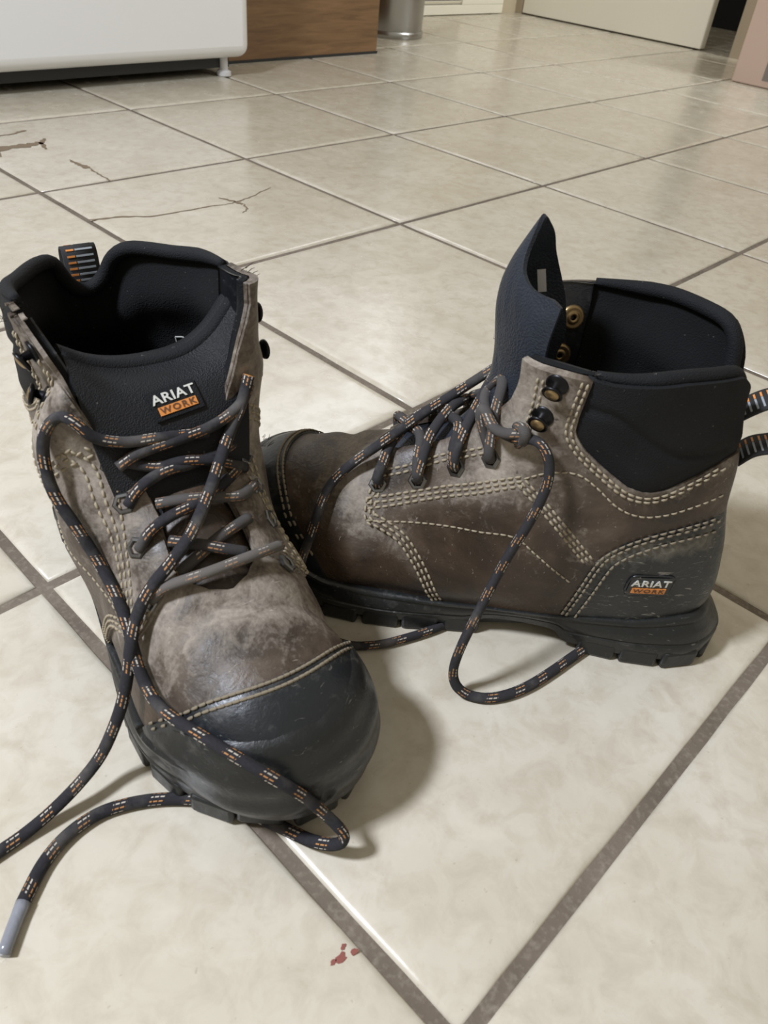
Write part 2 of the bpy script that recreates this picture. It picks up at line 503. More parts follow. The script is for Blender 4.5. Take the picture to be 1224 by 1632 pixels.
# ------------------------------------------------------------------ boots: the base surface
# stations along the foot and up the shaft: top point (x,z), bottom point (x,z), centre y, half width,
# wb (flat bottom), hm (height of widest), (w4,h4), (w5,h5)
ST = np.array([
    # Tx    Tz     Bx    Bz     cy      w     wb   hm    w4   h4    w5   h5
    [.3085, .038, .309, .028, -.006,  .004, .60, .50, .80, .75, .40, .95],
    [.3060, .053, .307, .020, -.006,  .017, .75, .42, .82, .75, .42, .95],
    [.3000, .064, .300, .018, -.006,  .029, .85, .38, .85, .74, .46, .95],
    [.2880, .074, .288, .018, -.005,  .040, .88, .36, .86, .72, .48, .94],
    [.2700, .082, .270, .018, -.003,  .0465, .90, .34, .86, .70, .48, .93],
    [.2480, .088, .248, .018, -.001,  .050, .92, .30, .85, .66, .46, .93],
    [.2250, .097, .222, .018, -.001, .0515, .93, .26, .82, .62, .44, .92],
    [.2020, .110, .195, .018, -.002, .0500, .92, .24, .79, .60, .42, .92],
    [.1820, .120, .160, .018, -.001, .0465, .90, .24, .80, .58, .44, .92],
    [.1690, .129, .120, .018, .000,  .0445, .84, .28, .86, .62, .50, .93],
    [.1610, .141, .082, .018, .000,  .0425, .80, .34, .90, .64, .55, .93],
    [.1575, .155, .042, .020, .000,  .0400, .72, .40, .94, .66, .62, .94],
    [.1555, .167, .014, .042, .000,  .0400, .55, .42, .96, .70, .68, .95],
    [.1540, .178, .016, .080, .000,  .0405, .45, .42, .98, .72, .72, .95],
    [.1530, .190, .024, .112, .000,  .0420, .40, .44, 1.0, .75, .76, .96],
    [.1520, .201, .030, .140, .000,  .0440, .38, .46, 1.02, .78, .80, .96],
    [.1510, .212, .036, .168, .000,  .0460, .37, .46, 1.03, .80, .82, .96],
    [.1500, .226, .042, .210, .000,  .0475, .37, .46, 1.03, .80, .82, .96],
])


def crom(P, t):
    """Catmull-Rom through the rows of P at parameters t (0..n-1)"""
    P = np.asarray(P, float); n = len(P)
    Q = np.vstack([2 * P[0] - P[1], P, 2 * P[-1] - P[-2]])
    t = np.clip(np.asarray(t, float), 0, n - 1 - 1e-9)
    i = t.astype(int); f = (t - i)[:, None]
    a, b, c, d = Q[i], Q[i + 1], Q[i + 2], Q[i + 3]
    return 0.5 * ((2 * b) + (c - a) * f + (2 * a - 5 * b + 4 * c - d) * f ** 2 + (3 * b - a - 3 * c + d) * f ** 3)


NV = 120


def half_profile(row):
    _, _, _, _, _, w, wb, hm, w4, h4, w5, h5 = row
    P = np.array([(0, 0), (wb * .6, 0.0), (wb, .03), (.5 * (1 + wb) , hm * .42), (1, hm), (w4, h4), (w5, h5), (0, 1)])
    # mirror ends for smooth poles
    Q = np.vstack([[-P[1][0], P[1][1]], P, [-P[-2][0], P[-2][1]]])
    t = np.linspace(0, len(P) - 1, 61)
    return crom(Q, t + 1)


class Boot:
    """base surface of a boot in local coordinates: x from heel to toe, y to the boot's lateral side, z up"""
    def __init__(s, st, zrim, u_fix=11.0, nu=(120, 60), wrinkle=0.0, side=1):
        s.side = side
        def section(u):
            row = crom(st, [u])[0]
            hp = half_profile(row)
            k = np.linspace(0, 60, NV // 2 + 1)
            pr = np.stack([np.interp(k, range(61), hp[:, 0]), np.interp(k, range(61), hp[:, 1])], 1)
            full = np.vstack([pr, (pr * [-1, 1])[-2:0:-1]])       # bottom -> +y -> top -> -y
            Tp, Bp = row[0:2], row[2:4]
            xz = Bp + full[:, 1:2] * (Tp - Bp)
            y = row[4] + full[:, 0] * row[5]
            return np.stack([xz[:, 0], y, xz[:, 1]], 1)
        us = np.linspace(0, 1, nu[0]) ** 1.35 * u_fix
        A = [section(u) for u in us]
        fine = np.linspace(u_fix, len(st) - 1, 90)
        B = np.stack([section(u) for u in fine])                   # 90 x NV x 3
        rows = np.zeros((nu[1], NV, 3))
        v = np.arange(NV) / NV
        for j in range(NV):
            vv = min(v[j], 1 - v[j]) * 2                           # 0 back/bottom .. 1 front/top
            z = B[:, j, 2]
            zr = zrim(vv, 1 if v[j] < .5 else -1)
            e = np.interp(zr, np.maximum.accumulate(z), np.arange(90))
            tt = np.linspace(0, e, nu[1] + 1)[1:]
            for c in range(3): rows[:, j, c] = np.interp(tt, np.arange(90), B[:, j, c])
        P = np.concatenate([np.stack(A), rows])
        # worn leather: slow dents and flex creases across the vamp
        X, Y, Z = P[..., 0], P[..., 1], P[..., 2]
        s.v = np.broadcast_to(np.minimum(v, 1 - v) * 2, P.shape[:2])
        s.sgn = np.broadcast_to(np.where(v < .5, 1, -1), P.shape[:2])
        s.P = P
        N = s.normals(P)
        if wrinkle:
            ph = np.sin(Y * 60 + 1.0) * .004
            cr = 0
            for x0, a, wd in ((.262, -.7, .0035), (.249, 1.0, .005), (.238, -1.2, .004), (.228, .8, .005), (.214, -.8, .004)):
                cr = cr + a * np.exp(-((X + ph - x0) / wd) ** 2)
            top = np.clip((Z - .055) / .02, 0, 1)
            lump = np.sin(X * 90 + 2) * np.sin(Y * 70 + 1) * np.sin(Z * 80)
            P = P + N * ((cr * .0011 * top + lump * .0012 * (X < .262)) * wrinkle)[..., None]
            s.P = P; N = s.normals(P)
        P[0] = P[0].mean(axis=0)
        s.N = N
        s.N[0] = s.N[2].mean(axis=0) / np.linalg.norm(s.N[2].mean(axis=0))

    def normals(s, P):
        du = np.gradient(P, axis=0)
        dv = (np.roll(P, -1, 1) - np.roll(P, 1, 1))
        n = np.cross(dv, du)
        n /= np.linalg.norm(n, axis=2, keepdims=True) + 1e-12
        c = P.mean(axis=1, keepdims=True)
        if np.sum(n[len(P) // 2] * (P - c)[len(P) // 2]) < 0: n = -n
        return n

    def flip(s, A):
        A = np.array(A, float)
        A[..., 1] *= s.side
        return A

    def panel(s, name, field, mat, parent, off=0.0015, thick=0.0025, dust=None, puff=None, rowrange=None):
        """the part of the surface where field > 0, raised by off and given thickness"""
        P, N = s.P, s.N
        r0, r1 = rowrange or (0, len(P))
        P, N = P[r0:r1], N[r0:r1]
        vv, sg = s.v[r0:r1], s.sgn[r0:r1]
        Fv = field(P[..., 0], P[..., 1], P[..., 2], vv, sg)
        O = np.full(Fv.shape, off)
        if puff is not None: O = O + puff(P[..., 0], P[..., 1], P[..., 2], np.maximum(Fv, 0))
        nu_, nv_ = Fv.shape
        A = (P + N * O[..., None]).reshape(-1, 3); Bm = (P + N * (O - thick)[..., None]).reshape(-1, 3)
        Fl = Fv.reshape(-1); Nn = N.reshape(-1, 3)
        ii = np.arange(nu_ - 1)[:, None] * nv_
        jj = np.arange(nv_); j2 = (jj + 1) % nv_
        a, b, c, d = (ii + jj), (ii + j2), (ii + nv_ + j2), (ii + nv_ + jj)
        tris = np.concatenate([np.stack([a, b, c], -1).reshape(-1, 3), np.stack([a, c, d], -1).reshape(-1, 3)])
        pos = Fl[tris] > 0
        k = pos.sum(1)
        used, cut = {}, {}
        V, W, D = [], [], []
        def vert(i):
            if i not in used:
                used[i] = len(V); V.append(A[i]); W.append(Bm[i])
            return used[i]
        def edge(i, j):
            key = (i, j) if i < j else (j, i)
            if key not in cut:
                t = Fl[i] / (Fl[i] - Fl[j])
                cut[key] = len(V); V.append(A[i] + t * (A[j] - A[i])); W.append(Bm[i] + t * (Bm[j] - Bm[i]))
            return cut[key]
        F, edges = [], {}
        for t in tris[k == 3]: F.append(tuple(vert(i) for i in t))
        for t, p in zip(tris[(k == 1) | (k == 2)], pos[(k == 1) | (k == 2)]):
            t = list(t); p = list(p)
            if sum(p) == 1:
                q = p.index(True); i, j, m = t[q], t[(q + 1) % 3], t[(q + 2) % 3]
                F.append((vert(i), edge(i, j), edge(i, m)))
            else:
                q = p.index(False); i, j, m = t[q], t[(q + 1) % 3], t[(q + 2) % 3]
                e1, e2 = edge(i, j), edge(i, m)
                F.append((e1, vert(j), vert(m))); F.append((e1, vert(m), e2))
        cnt = {}
        for f in F:
            for x, y in ((f[0], f[1]), (f[1], f[2]), (f[2], f[0])):
                key = (x, y) if x < y else (y, x)
                cnt[key] = None if key in cnt else (x, y)
        rim = [e for e in cnt.values() if e]
        n = len(V)
        V = np.array(V); W = np.array(W)
        # skirt: rounded lip then wall down to the inner side
        sk, VS = {}, []
        for e in rim:
            for i in e:
                if i not in sk:
                    sk[i] = n + len(VS) ; VS.append(V[i]); VS.append(W[i])
        S = [((x, sk[x], sk[y], y)) for x, y in []]
        base = len(F)
        for x, y in rim:
            F.append((sk[y], sk[x], sk[x] + 1, sk[y] + 1))
        allV = np.vstack([V, np.array(VS)]) if VS else V
        loc = allV
        if dust is not None: D = dust(loc[:, 0], loc[:, 1], loc[:, 2])
        flipF = [f[::-1] for f in F] if s.side < 0 else F
        me = mesh(name, s.flip(allV), flipF)
        if dust is not None:
            at = me.attributes.new('dust', 'FLOAT', 'POINT')
            at.data.foreach_set('value', np.asarray(D, np.float32))
        bm = bmesh.new(); bm.from_mesh(me); bmesh.ops.recalc_face_normals(bm, faces=bm.faces[:])
        bm.to_mesh(me); bm.free()
        o = link(name, me, mat, parent)
        return o

    def bvh(s, off=0.0):
        P = (s.P + s.N * off)
        nu_, nv_ = P.shape[:2]
        V = P.reshape(-1, 3); F = []
        for i in range(nu_ - 1):
            for j in range(nv_): F.append((i * nv_ + j, i * nv_ + (j + 1) % nv_, (i + 1) * nv_ + (j + 1) % nv_, (i + 1) * nv_ + j))
        return bvhtree.BVHTree.FromPolygons([tuple(v) for v in V], F)


def poly_sd(px, pz, poly):
    """signed distance (positive inside) of points to a polygon in the side view"""
    poly = np.asarray(poly, float)
    shp = px.shape; x = px.ravel(); z = pz.ravel()
    d = np.full(x.shape, 1e9); ins = np.zeros(x.shape, bool)
    for (ax, az), (bx, bz) in zip(poly, np.roll(poly, -1, 0)):
        ex, ez = bx - ax, bz - az
        t = np.clip(((x - ax) * ex + (z - az) * ez) / (ex * ex + ez * ez + 1e-15), 0, 1)
        d = np.minimum(d, np.hypot(x - ax - t * ex, z - az - t * ez))
        c = ((az > z) != (bz > z)) & (x < (bx - ax) * (z - az) / (bz - az + 1e-15) + ax)
        ins ^= c
    return np.where(ins, d, -d).reshape(shp)


def zrim_near(v, sg):
    z = float(np.interp(v, [0, .08, .2, .32, .5, .66, .8, 1.0], [.156, .161, .181, .194, .195, .192, .190, .190]))
    return z + float(np.interp(v, [.1, .3], [0, 1])) * (-.004 if sg > 0 else .006)


def zrim_wide(v, sg):
    if sg > 0: return float(np.interp(v, [0, .07, .2, .32, .5, .66, .8, 1.0], [.164, .166, .181, .187, .190, .199, .202, .202]))
    return float(np.interp(v, [0, .07, .2, .35, .5, .66, .8, 1.0], [.164, .166, .175, .190, .193, .201, .205, .205]))


def opening_near(x, y, z, v, sg):
    """> 0 where the front is open between the two quarters (half-laced boot)"""
    g = np.where(x > .19, np.interp(x, [.19, .205, .215, .222], [.014, .014, .009, -.006]), np.interp(z, [.115, .135, .16, .19], [.014, .015, .028, .034]))
    return np.where((v > .6), g - np.abs(y + .001), -.02)


def opening_wide(x, y, z, v, sg):
    """> 0 where the front is open (splayed boot)"""
    g = np.where(x > .19, np.interp(x, [.19, .205, .216, .225, .231], [.0175, .019, .019, .010, -.006]), np.interp(z, [.115, .132, .146, .160, .172, .186, .195], [.0165, .019, .030, .036, .040, .0455, .049]))
    return np.where((v > .55), g - np.abs(y), -.02)


def splay(st):
    """the looser boot: ankle pushed open, more to the inner side"""
    st = st.copy(); n = np.arange(len(st))
    st[:, 5] += np.interp(n, [6, 9, 11, 12, 13, 15, 17], [0, .000, .002, .006, .011, .006, .003])
    st[:, 4] -= np.interp(n, [6, 9, 11, 12, 13, 15, 17], [0, .000, .0015, .005, .008, .004, .002])
    e = np.interp(n, [5, 7, 9, 11, 12, 13], [0, .10, .30, .36, .22, 0])
    st[:, 8] += e; st[:, 10] += e * 1.1
    st[:, 9] += e * .25
    q = np.interp(n, [8, 13], [0, 1])
    st[:, 10] += q * .12; st[:, 11] += q * .015
    return st


# polygons and seams in the side view of a boot (x, z), used on both sides
COLLAR = [(.115, .24), (.1148, .184), (.1156, .166), (.1152, .1556), (.1095, .1473), (.0978, .1387), (.0827, .1297), (.0726, .1277), (.0635, .1298), (.0491, .1364), (.0352, .1440), (.02, .1480), (-.06, .150), (-.06, .24)]
COLLAR_SEAM = [(.1130, .1715), (.1030, .1728), (.0950, .1690), (.0873, .1633), (.0754, .1552), (.0648, .1497), (.0506, .1489), (.040, .150)]
COUNTER = [(.0965, .005), (.0957, .033), (.0914, .0537), (.0874, .0735), (.0833, .0843), (.0729, .0957), (.0589, .1040), (.0434, .1082), (.0248, .1095), (-.06, .111), (-.06, .0)]
QFRONT = [(.2130, .1000), (.2171, .0910), (.2189, .0804), (.2165, .0705), (.2090, .0690), (.1970, .0638), (.1882, .0542), (.1795, .0412), (.1714, .0259)]
QUARTER = [(.1714, .0), (-.06, .0), (-.06, .26), (.20, .26), (.205, .13)] + QFRONT
COLLAR_OUT = 1
LACEROW = [(.2128, .0904), (.1906, .0981), (.1708, .1108), (.1530, .1230)]
HOOKS = [(.1302, .1803), (.1327, .1592)]


def capline(x, y, z):
    return x - (.2745 - 8 * (y + .003) ** 2 - np.maximum(.064 - z, 0) * .5)


def rowdist(x, z, path):
    p = np.asarray(path, float); d = np.full(np.shape(x), 9.0)
    for (ax, az), (bx, bz) in zip(p[:-1], p[1:]):
        ex, ez = bx - ax, bz - az
        t = np.clip(((x - ax) * ex + (z - az) * ez) / (ex * ex + ez * ez), 0, 1)
        d = np.minimum(d, np.hypot(x - ax - t * ex, z - az - t * ez))
    return d


TRIPLE1 = [(.2154, .0808), (.1979, .0871), (.1774, .0952), (.1575, .1052), (.1359, .1163)]
TRIPLE2 = [(.1333, .1153), (.1189, .1045), (.1039, .0915), (.0902, .0777)]
SINGLE = [(.2142, .0723), (.1955, .0752), (.1740, .0777), (.1526, .0810), (.1317, .0830), (.1176, .0749), (.1070, .0670), (.0963, .0595)]
UPPER1 = [(.1325, .1197), (.1209, .1278), (.1086, .1310), (.0977, .1263), (.0838, .1167), (.0714, .1131), (.0586, .1145), (.0429, .1183), (.03, .121)]
EYETOP = [(.2116, .0975), (.1952, .1050), (.1750, .1165), (.1600, .1260)]
TRIPLE1B = [(.1561, .1411), (.1645, .1297), (.1719, .1201), (.1777, .1128), (.1912, .0967), (.2026, .0833), (.2120, .0740)]
TRIPLE2B = [(.1570, .1403), (.1506, .1317), (.1380, .1170), (.1200, .1045), (.1039, .0915), (.0902, .0777)]
LACEROW1 = {1: [(.2123, .0894), (.1927, .1060), (.1762, .1204), (.1639, .1348)], -1: [(.2190, .0890), (.1954, .0990), (.1805, .1110), (.1690, .1230)]}
HOOKS_IN = [(.1170, .1690), (.1195, .1500)]
FLAPROW = [(.1400, .1880), (.1390, .1650), (.1400, .1490)]


def leather_dust(k):
    def f(x, y, z):
        g = lambda d, w: np.exp(-(d / w) ** 2)
        s = .38 * g(rowdist(x, z, QFRONT), .006) + .30 * g(rowdist(x, z, TRIPLE1B if k == 1 else TRIPLE1), .007)
        s += .55 * g(rowdist(x, z, [(.145, .11), (.150, .13), (.14, .145)]), .012)
        s += .30 * g(rowdist(x, z, COLLAR[2:11]), .007) + .25 * g(rowdist(x, z, TRIPLE2), .006)
        s += .45 * g(rowdist(x, z, [(.14, .19), (.137, .15)]), .018)
        if k == 1:
            s += .26 * g(x - .235, .035) * np.clip((z - .04) / .03, 0, 1)
            s += .35 * g(rowdist(x, y, [(.255, -.04), (.245, -.01), (.236, .015), (.228, .042)]), .005)
            s += .30 * g(rowdist(x, y, [(.243, -.045), (.231, -.01), (.222, .02)]), .004)
            s += .18 * g(x - .19, .05)
        else:
            s += .35 * g(rowdist(x, z, [(.145, .185), (.140, .15), (.15, .125), (.17, .112)]), .012)
            s += .40 * g(rowdist(x, z, [(.232, .10), (.226, .075), (.215, .055)]), .010) + .22 * g(x - .25, .03) * np.clip((z - .06) / .03, 0, 1)
            s += .20 * g(rowdist(x, z, [(.13, .135), (.11, .125)]), .015)
        s -= .25 * g(z - .035, .02)
        return s
    return f


def rubber_dust(k):
    def f(x, y, z):
        g = lambda d, w: np.exp(-(d / w) ** 2)
        s = .60 * g(rowdist(x, z, [(.082, .080), (.06, .089), (.03, .094)]), .008) - .02
        s += .25 * g(x - .274, .006) * (z > .05) + .22 * g(z - .006, .010)
        return s
    return f


# ---- sole outline, lateral side positive
OUT = np.array([(-.006, .0), (.0, .020), (.016, .034), (.045, .0395), (.08, .0395), (.115, .0385), (.15, .0435), (.19, .0515), (.225, .0545), (.252, .050), (.275, .039),
                (.292, .022), (.3035, .004), (.3060, -.008), (.3030, -.024), (.2910, -.0405), (.27, -.0505), (.24, -.0545), (.21, -.0525), (.17, -.0445), (.13, -.0375), (.10, -.037), (.06, -.0385), (.03, -.037), (.008, -.024)])


def closed_spline(P, n):
    P = np.asarray(P, float); m = len(P)
    Q = np.vstack([P[-1:], P, P[:2]])
    return crom(Q, 1 + np.linspace(0, m, n, endpoint=False))


def sole_top(x, y):
    return np.interp(x, [-.006, .02, .05, .09, .13, .20, .235, .26, .285, .31], [.041, .038, .033, .030, .027, .026, .030, .040, .049, .052])


def sole_bot(x):
    return np.interp(x, [-.01, .084, .089, .094, .135, .150, .24, .31], [.005, .005, .007, .0135, .0135, .006, .006, .014])


def toe_lift(x): return np.interp(x, [.0, .245, .28, .31], [0, 0, .0012, .006])


def solid_outsole(bt, root, k, bv):
    n = 200
    O = closed_spline(OUT, n)
    tang = np.roll(O, -1, 0) - np.roll(O, 1, 0); nr = np.stack([tang[:, 1], -tang[:, 0]], 1); nr /= np.linalg.norm(nr, axis=1, keepdims=True)
    if np.sum(nr[0] * [-1, 0]) < 0: nr = -nr
    zt, zb = sole_top(O[:, 0], O[:, 1]), sole_bot(O[:, 0])
    rows = []
    fr = [(0, -.0035), (.05, -.0005), (.25, .0006), (.42, .0012), (.46, .0002), (.50, .0012), (.68, .0010), (.82, -.0004), (.87, .0008), (.95, .0006), (1.0, -.0012)]
    top = []
    for i in range(n):
        p = Vector((O[i, 0] - nr[i, 0] * .004, O[i, 1] - nr[i, 1] * .004, zt[i]))
        h = bv.find_nearest(p)
        q = np.array(h[0]); nn = np.array(h[1])
        if np.dot(nn[:2], nr[i]) < 0: nn = -nn
        top.append(q + np.array([nr[i, 0], nr[i, 1], 0]) * .0042)
    top = np.array(top)
    for _ in range(3): top = (np.roll(top, 1, 0) + 2 * top + np.roll(top, -1, 0)) / 4
    for t, off in fr:
        z = zb + (zt - zb) * t
        xy = O + nr * off
        w = np.clip((t - .35) / .65, 0, 1) ** 1.3
        xy = xy * (1 - w) + (top[:, :2] + nr * off) * w
        rows.append(np.column_stack([xy, z]))
    # lip closing inward at the top
    rows.append(np.column_stack([top[:, :2] - nr * .006, zt - .001]))
    V = np.vstack(rows); F = []
    m = len(rows)
    for r in range(m - 1):
        for i in range(n): F.append((r * n + i, r * n + (i + 1) % n, (r + 1) * n + (i + 1) % n, (r + 1) * n + i))
    F.append(tuple(range(n - 1, -1, -1)))
    me = mesh('outsole', bt.flip(V), F)
    at = me.attributes.new('dust', 'FLOAT', 'POINT'); at.data.foreach_set('value', rubber_dust(k)(V[:, 0], V[:, 1], V[:, 2]).astype(np.float32))
    bm = bmesh.new(); bm.from_mesh(me); bmesh.ops.recalc_face_normals(bm, faces=bm.faces[:]); bm.to_mesh(me); bm.free()
    me.set_sharp_from_angle(angle=math.radians(50))
    so = link('outsole', me, M['sole'], root)
    # lugs under the edge, each a block of its own
    L = np.concatenate([[0], np.cumsum(np.linalg.norm(np.roll(O, -1, 0) - O, axis=1))])
    tot = L[-1]
    lug = None
    cnt = int(tot / .0262)
    for q in range(cnt):
        s = (q + .5) * tot / cnt
        i = int(np.searchsorted(L, s)) % n
        x, y = O[i]
        if .086 < x < .146: continue
        ang = math.atan2(nr[i, 1], nr[i, 0])
        if lug is None:
            b = MB(); b.box((-.020, -.0114, 0), (.0008, .0114, .0135))
            o = b.build('tread_lug', M['sole'], so, True, 0); lug = o.data
            bm = bmesh.new(); bm.from_mesh(lug); bmesh.ops.bevel(bm, geom=bm.edges[:], offset=.0022, segments=2, affect='EDGES', profile=.5); bm.to_mesh(lug); bm.free()
            lug.polygons.foreach_set('use_smooth', [True] * len(lug.polygons))
        else: o = link('tread_lug', lug, None, so)
        o.location = (x, y * bt.side, float(toe_lift(x)))
        o.rotation_euler = (0, 0, ang * bt.side)
    return so


def on_surf(bv, p):
    h = bv.find_nearest(Vector(p))
    return np.array(h[0]), np.array(h[1])


def side_point(bv, x, z, sg):
    h = bv.ray_cast(Vector((x, sg * .2, z)), Vector((0, -sg, 0)))
    if h[0] is None: return None
    n = np.array(h[1])
    if n[1] * sg < 0: n = -n
    return np.array(h[0]), n


def resample(P, step):
    P = np.asarray(P, float)
    C_ = crom(P, np.linspace(0, len(P) - 1, 40 * len(P))) if len(P) > 2 else np.linspace(P[0], P[-1], 80)
    d = np.concatenate([[0], np.cumsum(np.linalg.norm(np.diff(C_, axis=0), axis=1))])
    n = max(2, int(round(d[-1] / step)))
    s = np.linspace(0, d[-1], n)
    return np.stack([np.interp(s, d, C_[:, c]) for c in range(P.shape[1])], 1)


def offset2(P, d):
    P = resample(P, .003)
    t = np.gradient(P, axis=0); nn = np.stack([-t[:, 1], t[:, 0]], 1); nn /= np.linalg.norm(nn, axis=1, keepdims=True) + 1e-9
    return P + nn * d


class Stitcher:
    def __init__(s, gap): s.b = MB(); s.gap = gap

    def seg(s, p, n, t, ln, r):
        """one raised thread stitch: a small tapered capsule lying on the surface"""
        n = n / (np.linalg.norm(n) + 1e-9); t = t - n * np.dot(t, n); t /= np.linalg.norm(t) + 1e-9
        u = np.cross(n, t)
        V = []
        for f, rr in ((-.5, .45), (-.28, 1), (.28, 1), (.5, .45)):
            for k in range(5):
                a = 2 * math.pi * k / 5
                V.append(p + t * ln * f + (u * math.cos(a) + n * (math.sin(a) * .8)) * r * rr + n * (.00025 if abs(f) < .4 else -.0002))
        F = [(4, 3, 2, 1, 0), (15, 16, 17, 18, 19)]
        for i in range(3):
            for k in range(5): F.append((i * 5 + k, i * 5 + (k + 1) % 5, i * 5 + 5 + (k + 1) % 5, i * 5 + 5 + k))
        s.b.add(V, F)

    def side_row(s, bv, path, sg, step=.0042, ln=.0036, r=.00078):
        P = resample(path, step)
        pts = [side_point(bv, x, z, sg) for x, z in P]
        pts = [None if q is None or s.gap(q[0][0], q[0][1], q[0][2], .95, 1) > -.0022 else q for q in pts]
        s.row(pts, ln, r)

    def row(s, pts, ln=.0036, r=.00078):
        for i in range(len(pts)):
            if pts[i] is None: continue
            a, b = pts[max(i - 1, 0)], pts[min(i + 1, len(pts) - 1)]
            if a is None or b is None: continue
            t = b[0] - a[0]
            if np.linalg.norm(t) < 1e-6 or np.linalg.norm(t) > .03: continue
            s.seg(pts[i][0], pts[i][1], t, ln, r)

    def done(s, name, mat, parent, side):
        s.b.V = [(v[0], v[1] * side, v[2]) for v in s.b.V]
        if side < 0: s.b.F = [f[::-1] for f in s.b.F]
        o = link(name, mesh(name, s.b.V, s.b.F, True), mat, parent)
        o['kind'] = 'stuff'
        return o


def frame(p, n, up=(0, 0, 1)):
    n = Vector(n).normalized(); u = Vector(up); x = u.cross(n).normalized(); y = n.cross(x)
    return Matrix(((x[0], y[0], n[0], p[0]), (x[1], y[1], n[1], p[1]), (x[2], y[2], n[2], p[2]), (0, 0, 0, 1)))


def ring_mesh():
    b = MB()
    prof = [(.0030, -.0012), (.0030, .0004), (.0036, .0011), (.0050, .0010), (.0057, .0003), (.0057, -.0012)]
    b.lathe(prof, 6, None, False)
    V, F = b.V, b.F
    n = 6
    for k in range(6): F.append((5 * n + k, 5 * n + (k + 1) % 6, (k + 1) % 6, k))
    return mesh('eyelet', V, F, False)


def hook_meshes():
    base = MB(); base.lathe([(.0075, -.001), (.0075, .0004), (.0060, .0012), (.0030, .0016), (.0022, .0060), (0.0001, .0060)], 20, None, True)
    cap = MB(); cap.lathe([(.0001, .0052), (.0050, .0054), (.0066, .0066), (.0069, .0078), (.0060, .0084), (.0052, .0080), (.0048, .0076)], 20, Matrix.Rotation(math.radians(16), 4, 'X'), False)
    dome = MB(); dome.lathe([(.0049, .0074), (.0044, .0086), (.0028, .0094), (.0001, .0097)], 18, Matrix.Rotation(math.radians(16), 4, 'X'), False)
    return [mesh('x', m.V, m.F, True) for m in (base, cap, dome)]


EYE_ME = ring_mesh(); EYE_ME.materials.append(M['steel'])
HK = hook_meshes(); HK[0].materials.append(M['dark']); HK[1].materials.append(M['dark']); HK[2].materials.append(M['brass'])
_b = MB(); _b.lathe([(.0014, .0016), (.0022, .0022), (.0034, .0016), (.0040, .0010), (.0052, .0018), (.0066, .0012), (.0070, 0)], 20, None, False)
RIVET = mesh('rivet', _b.V, _b.F, True); RIVET.materials.append(M['brass'])


def tube(name, pts, r, mat, parent, flat=1.0, n=10, step=.0025, caps=True, seed=0):
    """round cord through 3-D points with a lengthwise uv"""
    P = resample(pts, step)
    for _ in range(2): P[1:-1] = (P[:-2] + 2 * P[1:-1] + P[2:]) / 4
    t = np.gradient(P, axis=0); t /= np.linalg.norm(t, axis=1, keepdims=True)
    d = np.concatenate([[0], np.cumsum(np.linalg.norm(np.diff(P, axis=0), axis=1))]) + seed * .007
    nn = np.cross(t[0], [0, 0, 1.0])
    if np.linalg.norm(nn) < 1e-3: nn = np.array([1.0, 0, 0])
    V = []
    for i in range(len(P)):
        nn = nn - t[i] * np.dot(nn, t[i]); nn /= np.linalg.norm(nn)
        bn = np.cross(t[i], nn)
        rr = np.broadcast_to(r, (len(P),))[i] if np.ndim(r) else r
        for k in range(n):
            a = 2 * math.pi * k / n
            V.append(P[i] + nn * math.cos(a) * rr + bn * math.sin(a) * rr * flat)
    F = []; uv = []
    for i in range(len(P) - 1):
        for k in range(n):
            F.append((i * n + k, i * n + (k + 1) % n, (i + 1) * n + (k + 1) % n, (i + 1) * n + k))
            uv += [(d[i], k / n), (d[i], (k + 1) / n), (d[i + 1], (k + 1) / n), (d[i + 1], k / n)]
    for base, rev in ((0, 1), ((len(P) - 1) * n, 0)):
        f = [base + k for k in range(n)]
        F.append(tuple(f[::-1] if rev else f)); uv += [(0, 0)] * n
    me = mesh(name, V, F)
    ul = me.uv_layers.new(name='lace')
    ul.data.foreach_set('uv', np.array(uv, np.float32).ravel())
    return link(name, me, mat, parent)


def text_mesh(body, size, xscale, depth, spacing=1.0):
    c = bpy.data.curves.new('txt', 'FONT')
    c.body = body; c.size = size; c.align_x = 'CENTER'; c.align_y = 'CENTER'; c.extrude = depth; c.space_character = spacing; c.resolution_u = 3; c.offset = size * .018
    o = bpy.data.objects.new('txt', c); COL.objects.link(o)
    dg = bpy.context.evaluated_depsgraph_get(); dg.update()
    me = bpy.data.meshes.new_from_object(o.evaluated_get(dg))
    bpy.data.objects.remove(o)
    for v in me.vertices: v.co.x *= xscale
    return me


def wrap(me, M4, bv, off):
    """lay a flat mesh on a surface: plane coordinates of M4 pressed onto the surface, keeping its own thickness"""
    nrm = (M4.to_3x3() @ Vector((0, 0, 1))).normalized()
    for v in me.vertices:
        w = M4 @ Vector((v.co.x, v.co.y, 0))
        h = bv.ray_cast(w + nrm * .03, -nrm)
        q = h[0] if h[0] is not None else w
        v.co = q + nrm * (off + v.co.z)
    me.update()


def grid_plate(w, h, nx, ny, rad=0.0, t=.0008):
    b = MB(); V = []; F = []
    for j in range(ny + 1):
        for i in range(nx + 1): V.append(((i / nx - .5) * w, (j / ny - .5) * h, t))
    for j in range(ny):
        for i in range(nx): a = j * (nx + 1) + i; F.append((a, a + 1, a + nx + 2, a + nx + 1))
    ring = [i for i in range(nx + 1)] + [j * (nx + 1) + nx for j in range(1, ny + 1)] + [ny * (nx + 1) + i for i in range(nx - 1, -1, -1)] + [j * (nx + 1) for j in range(ny - 1, 0, -1)]
    m = len(V)
    for q in ring: V.append((V[q][0], V[q][1], -.001))
    for a in range(len(ring)):
        b_ = (a + 1) % len(ring); F.append((ring[b_], ring[a], m + a, m + b_))
    return mesh('plate', V, F, False)


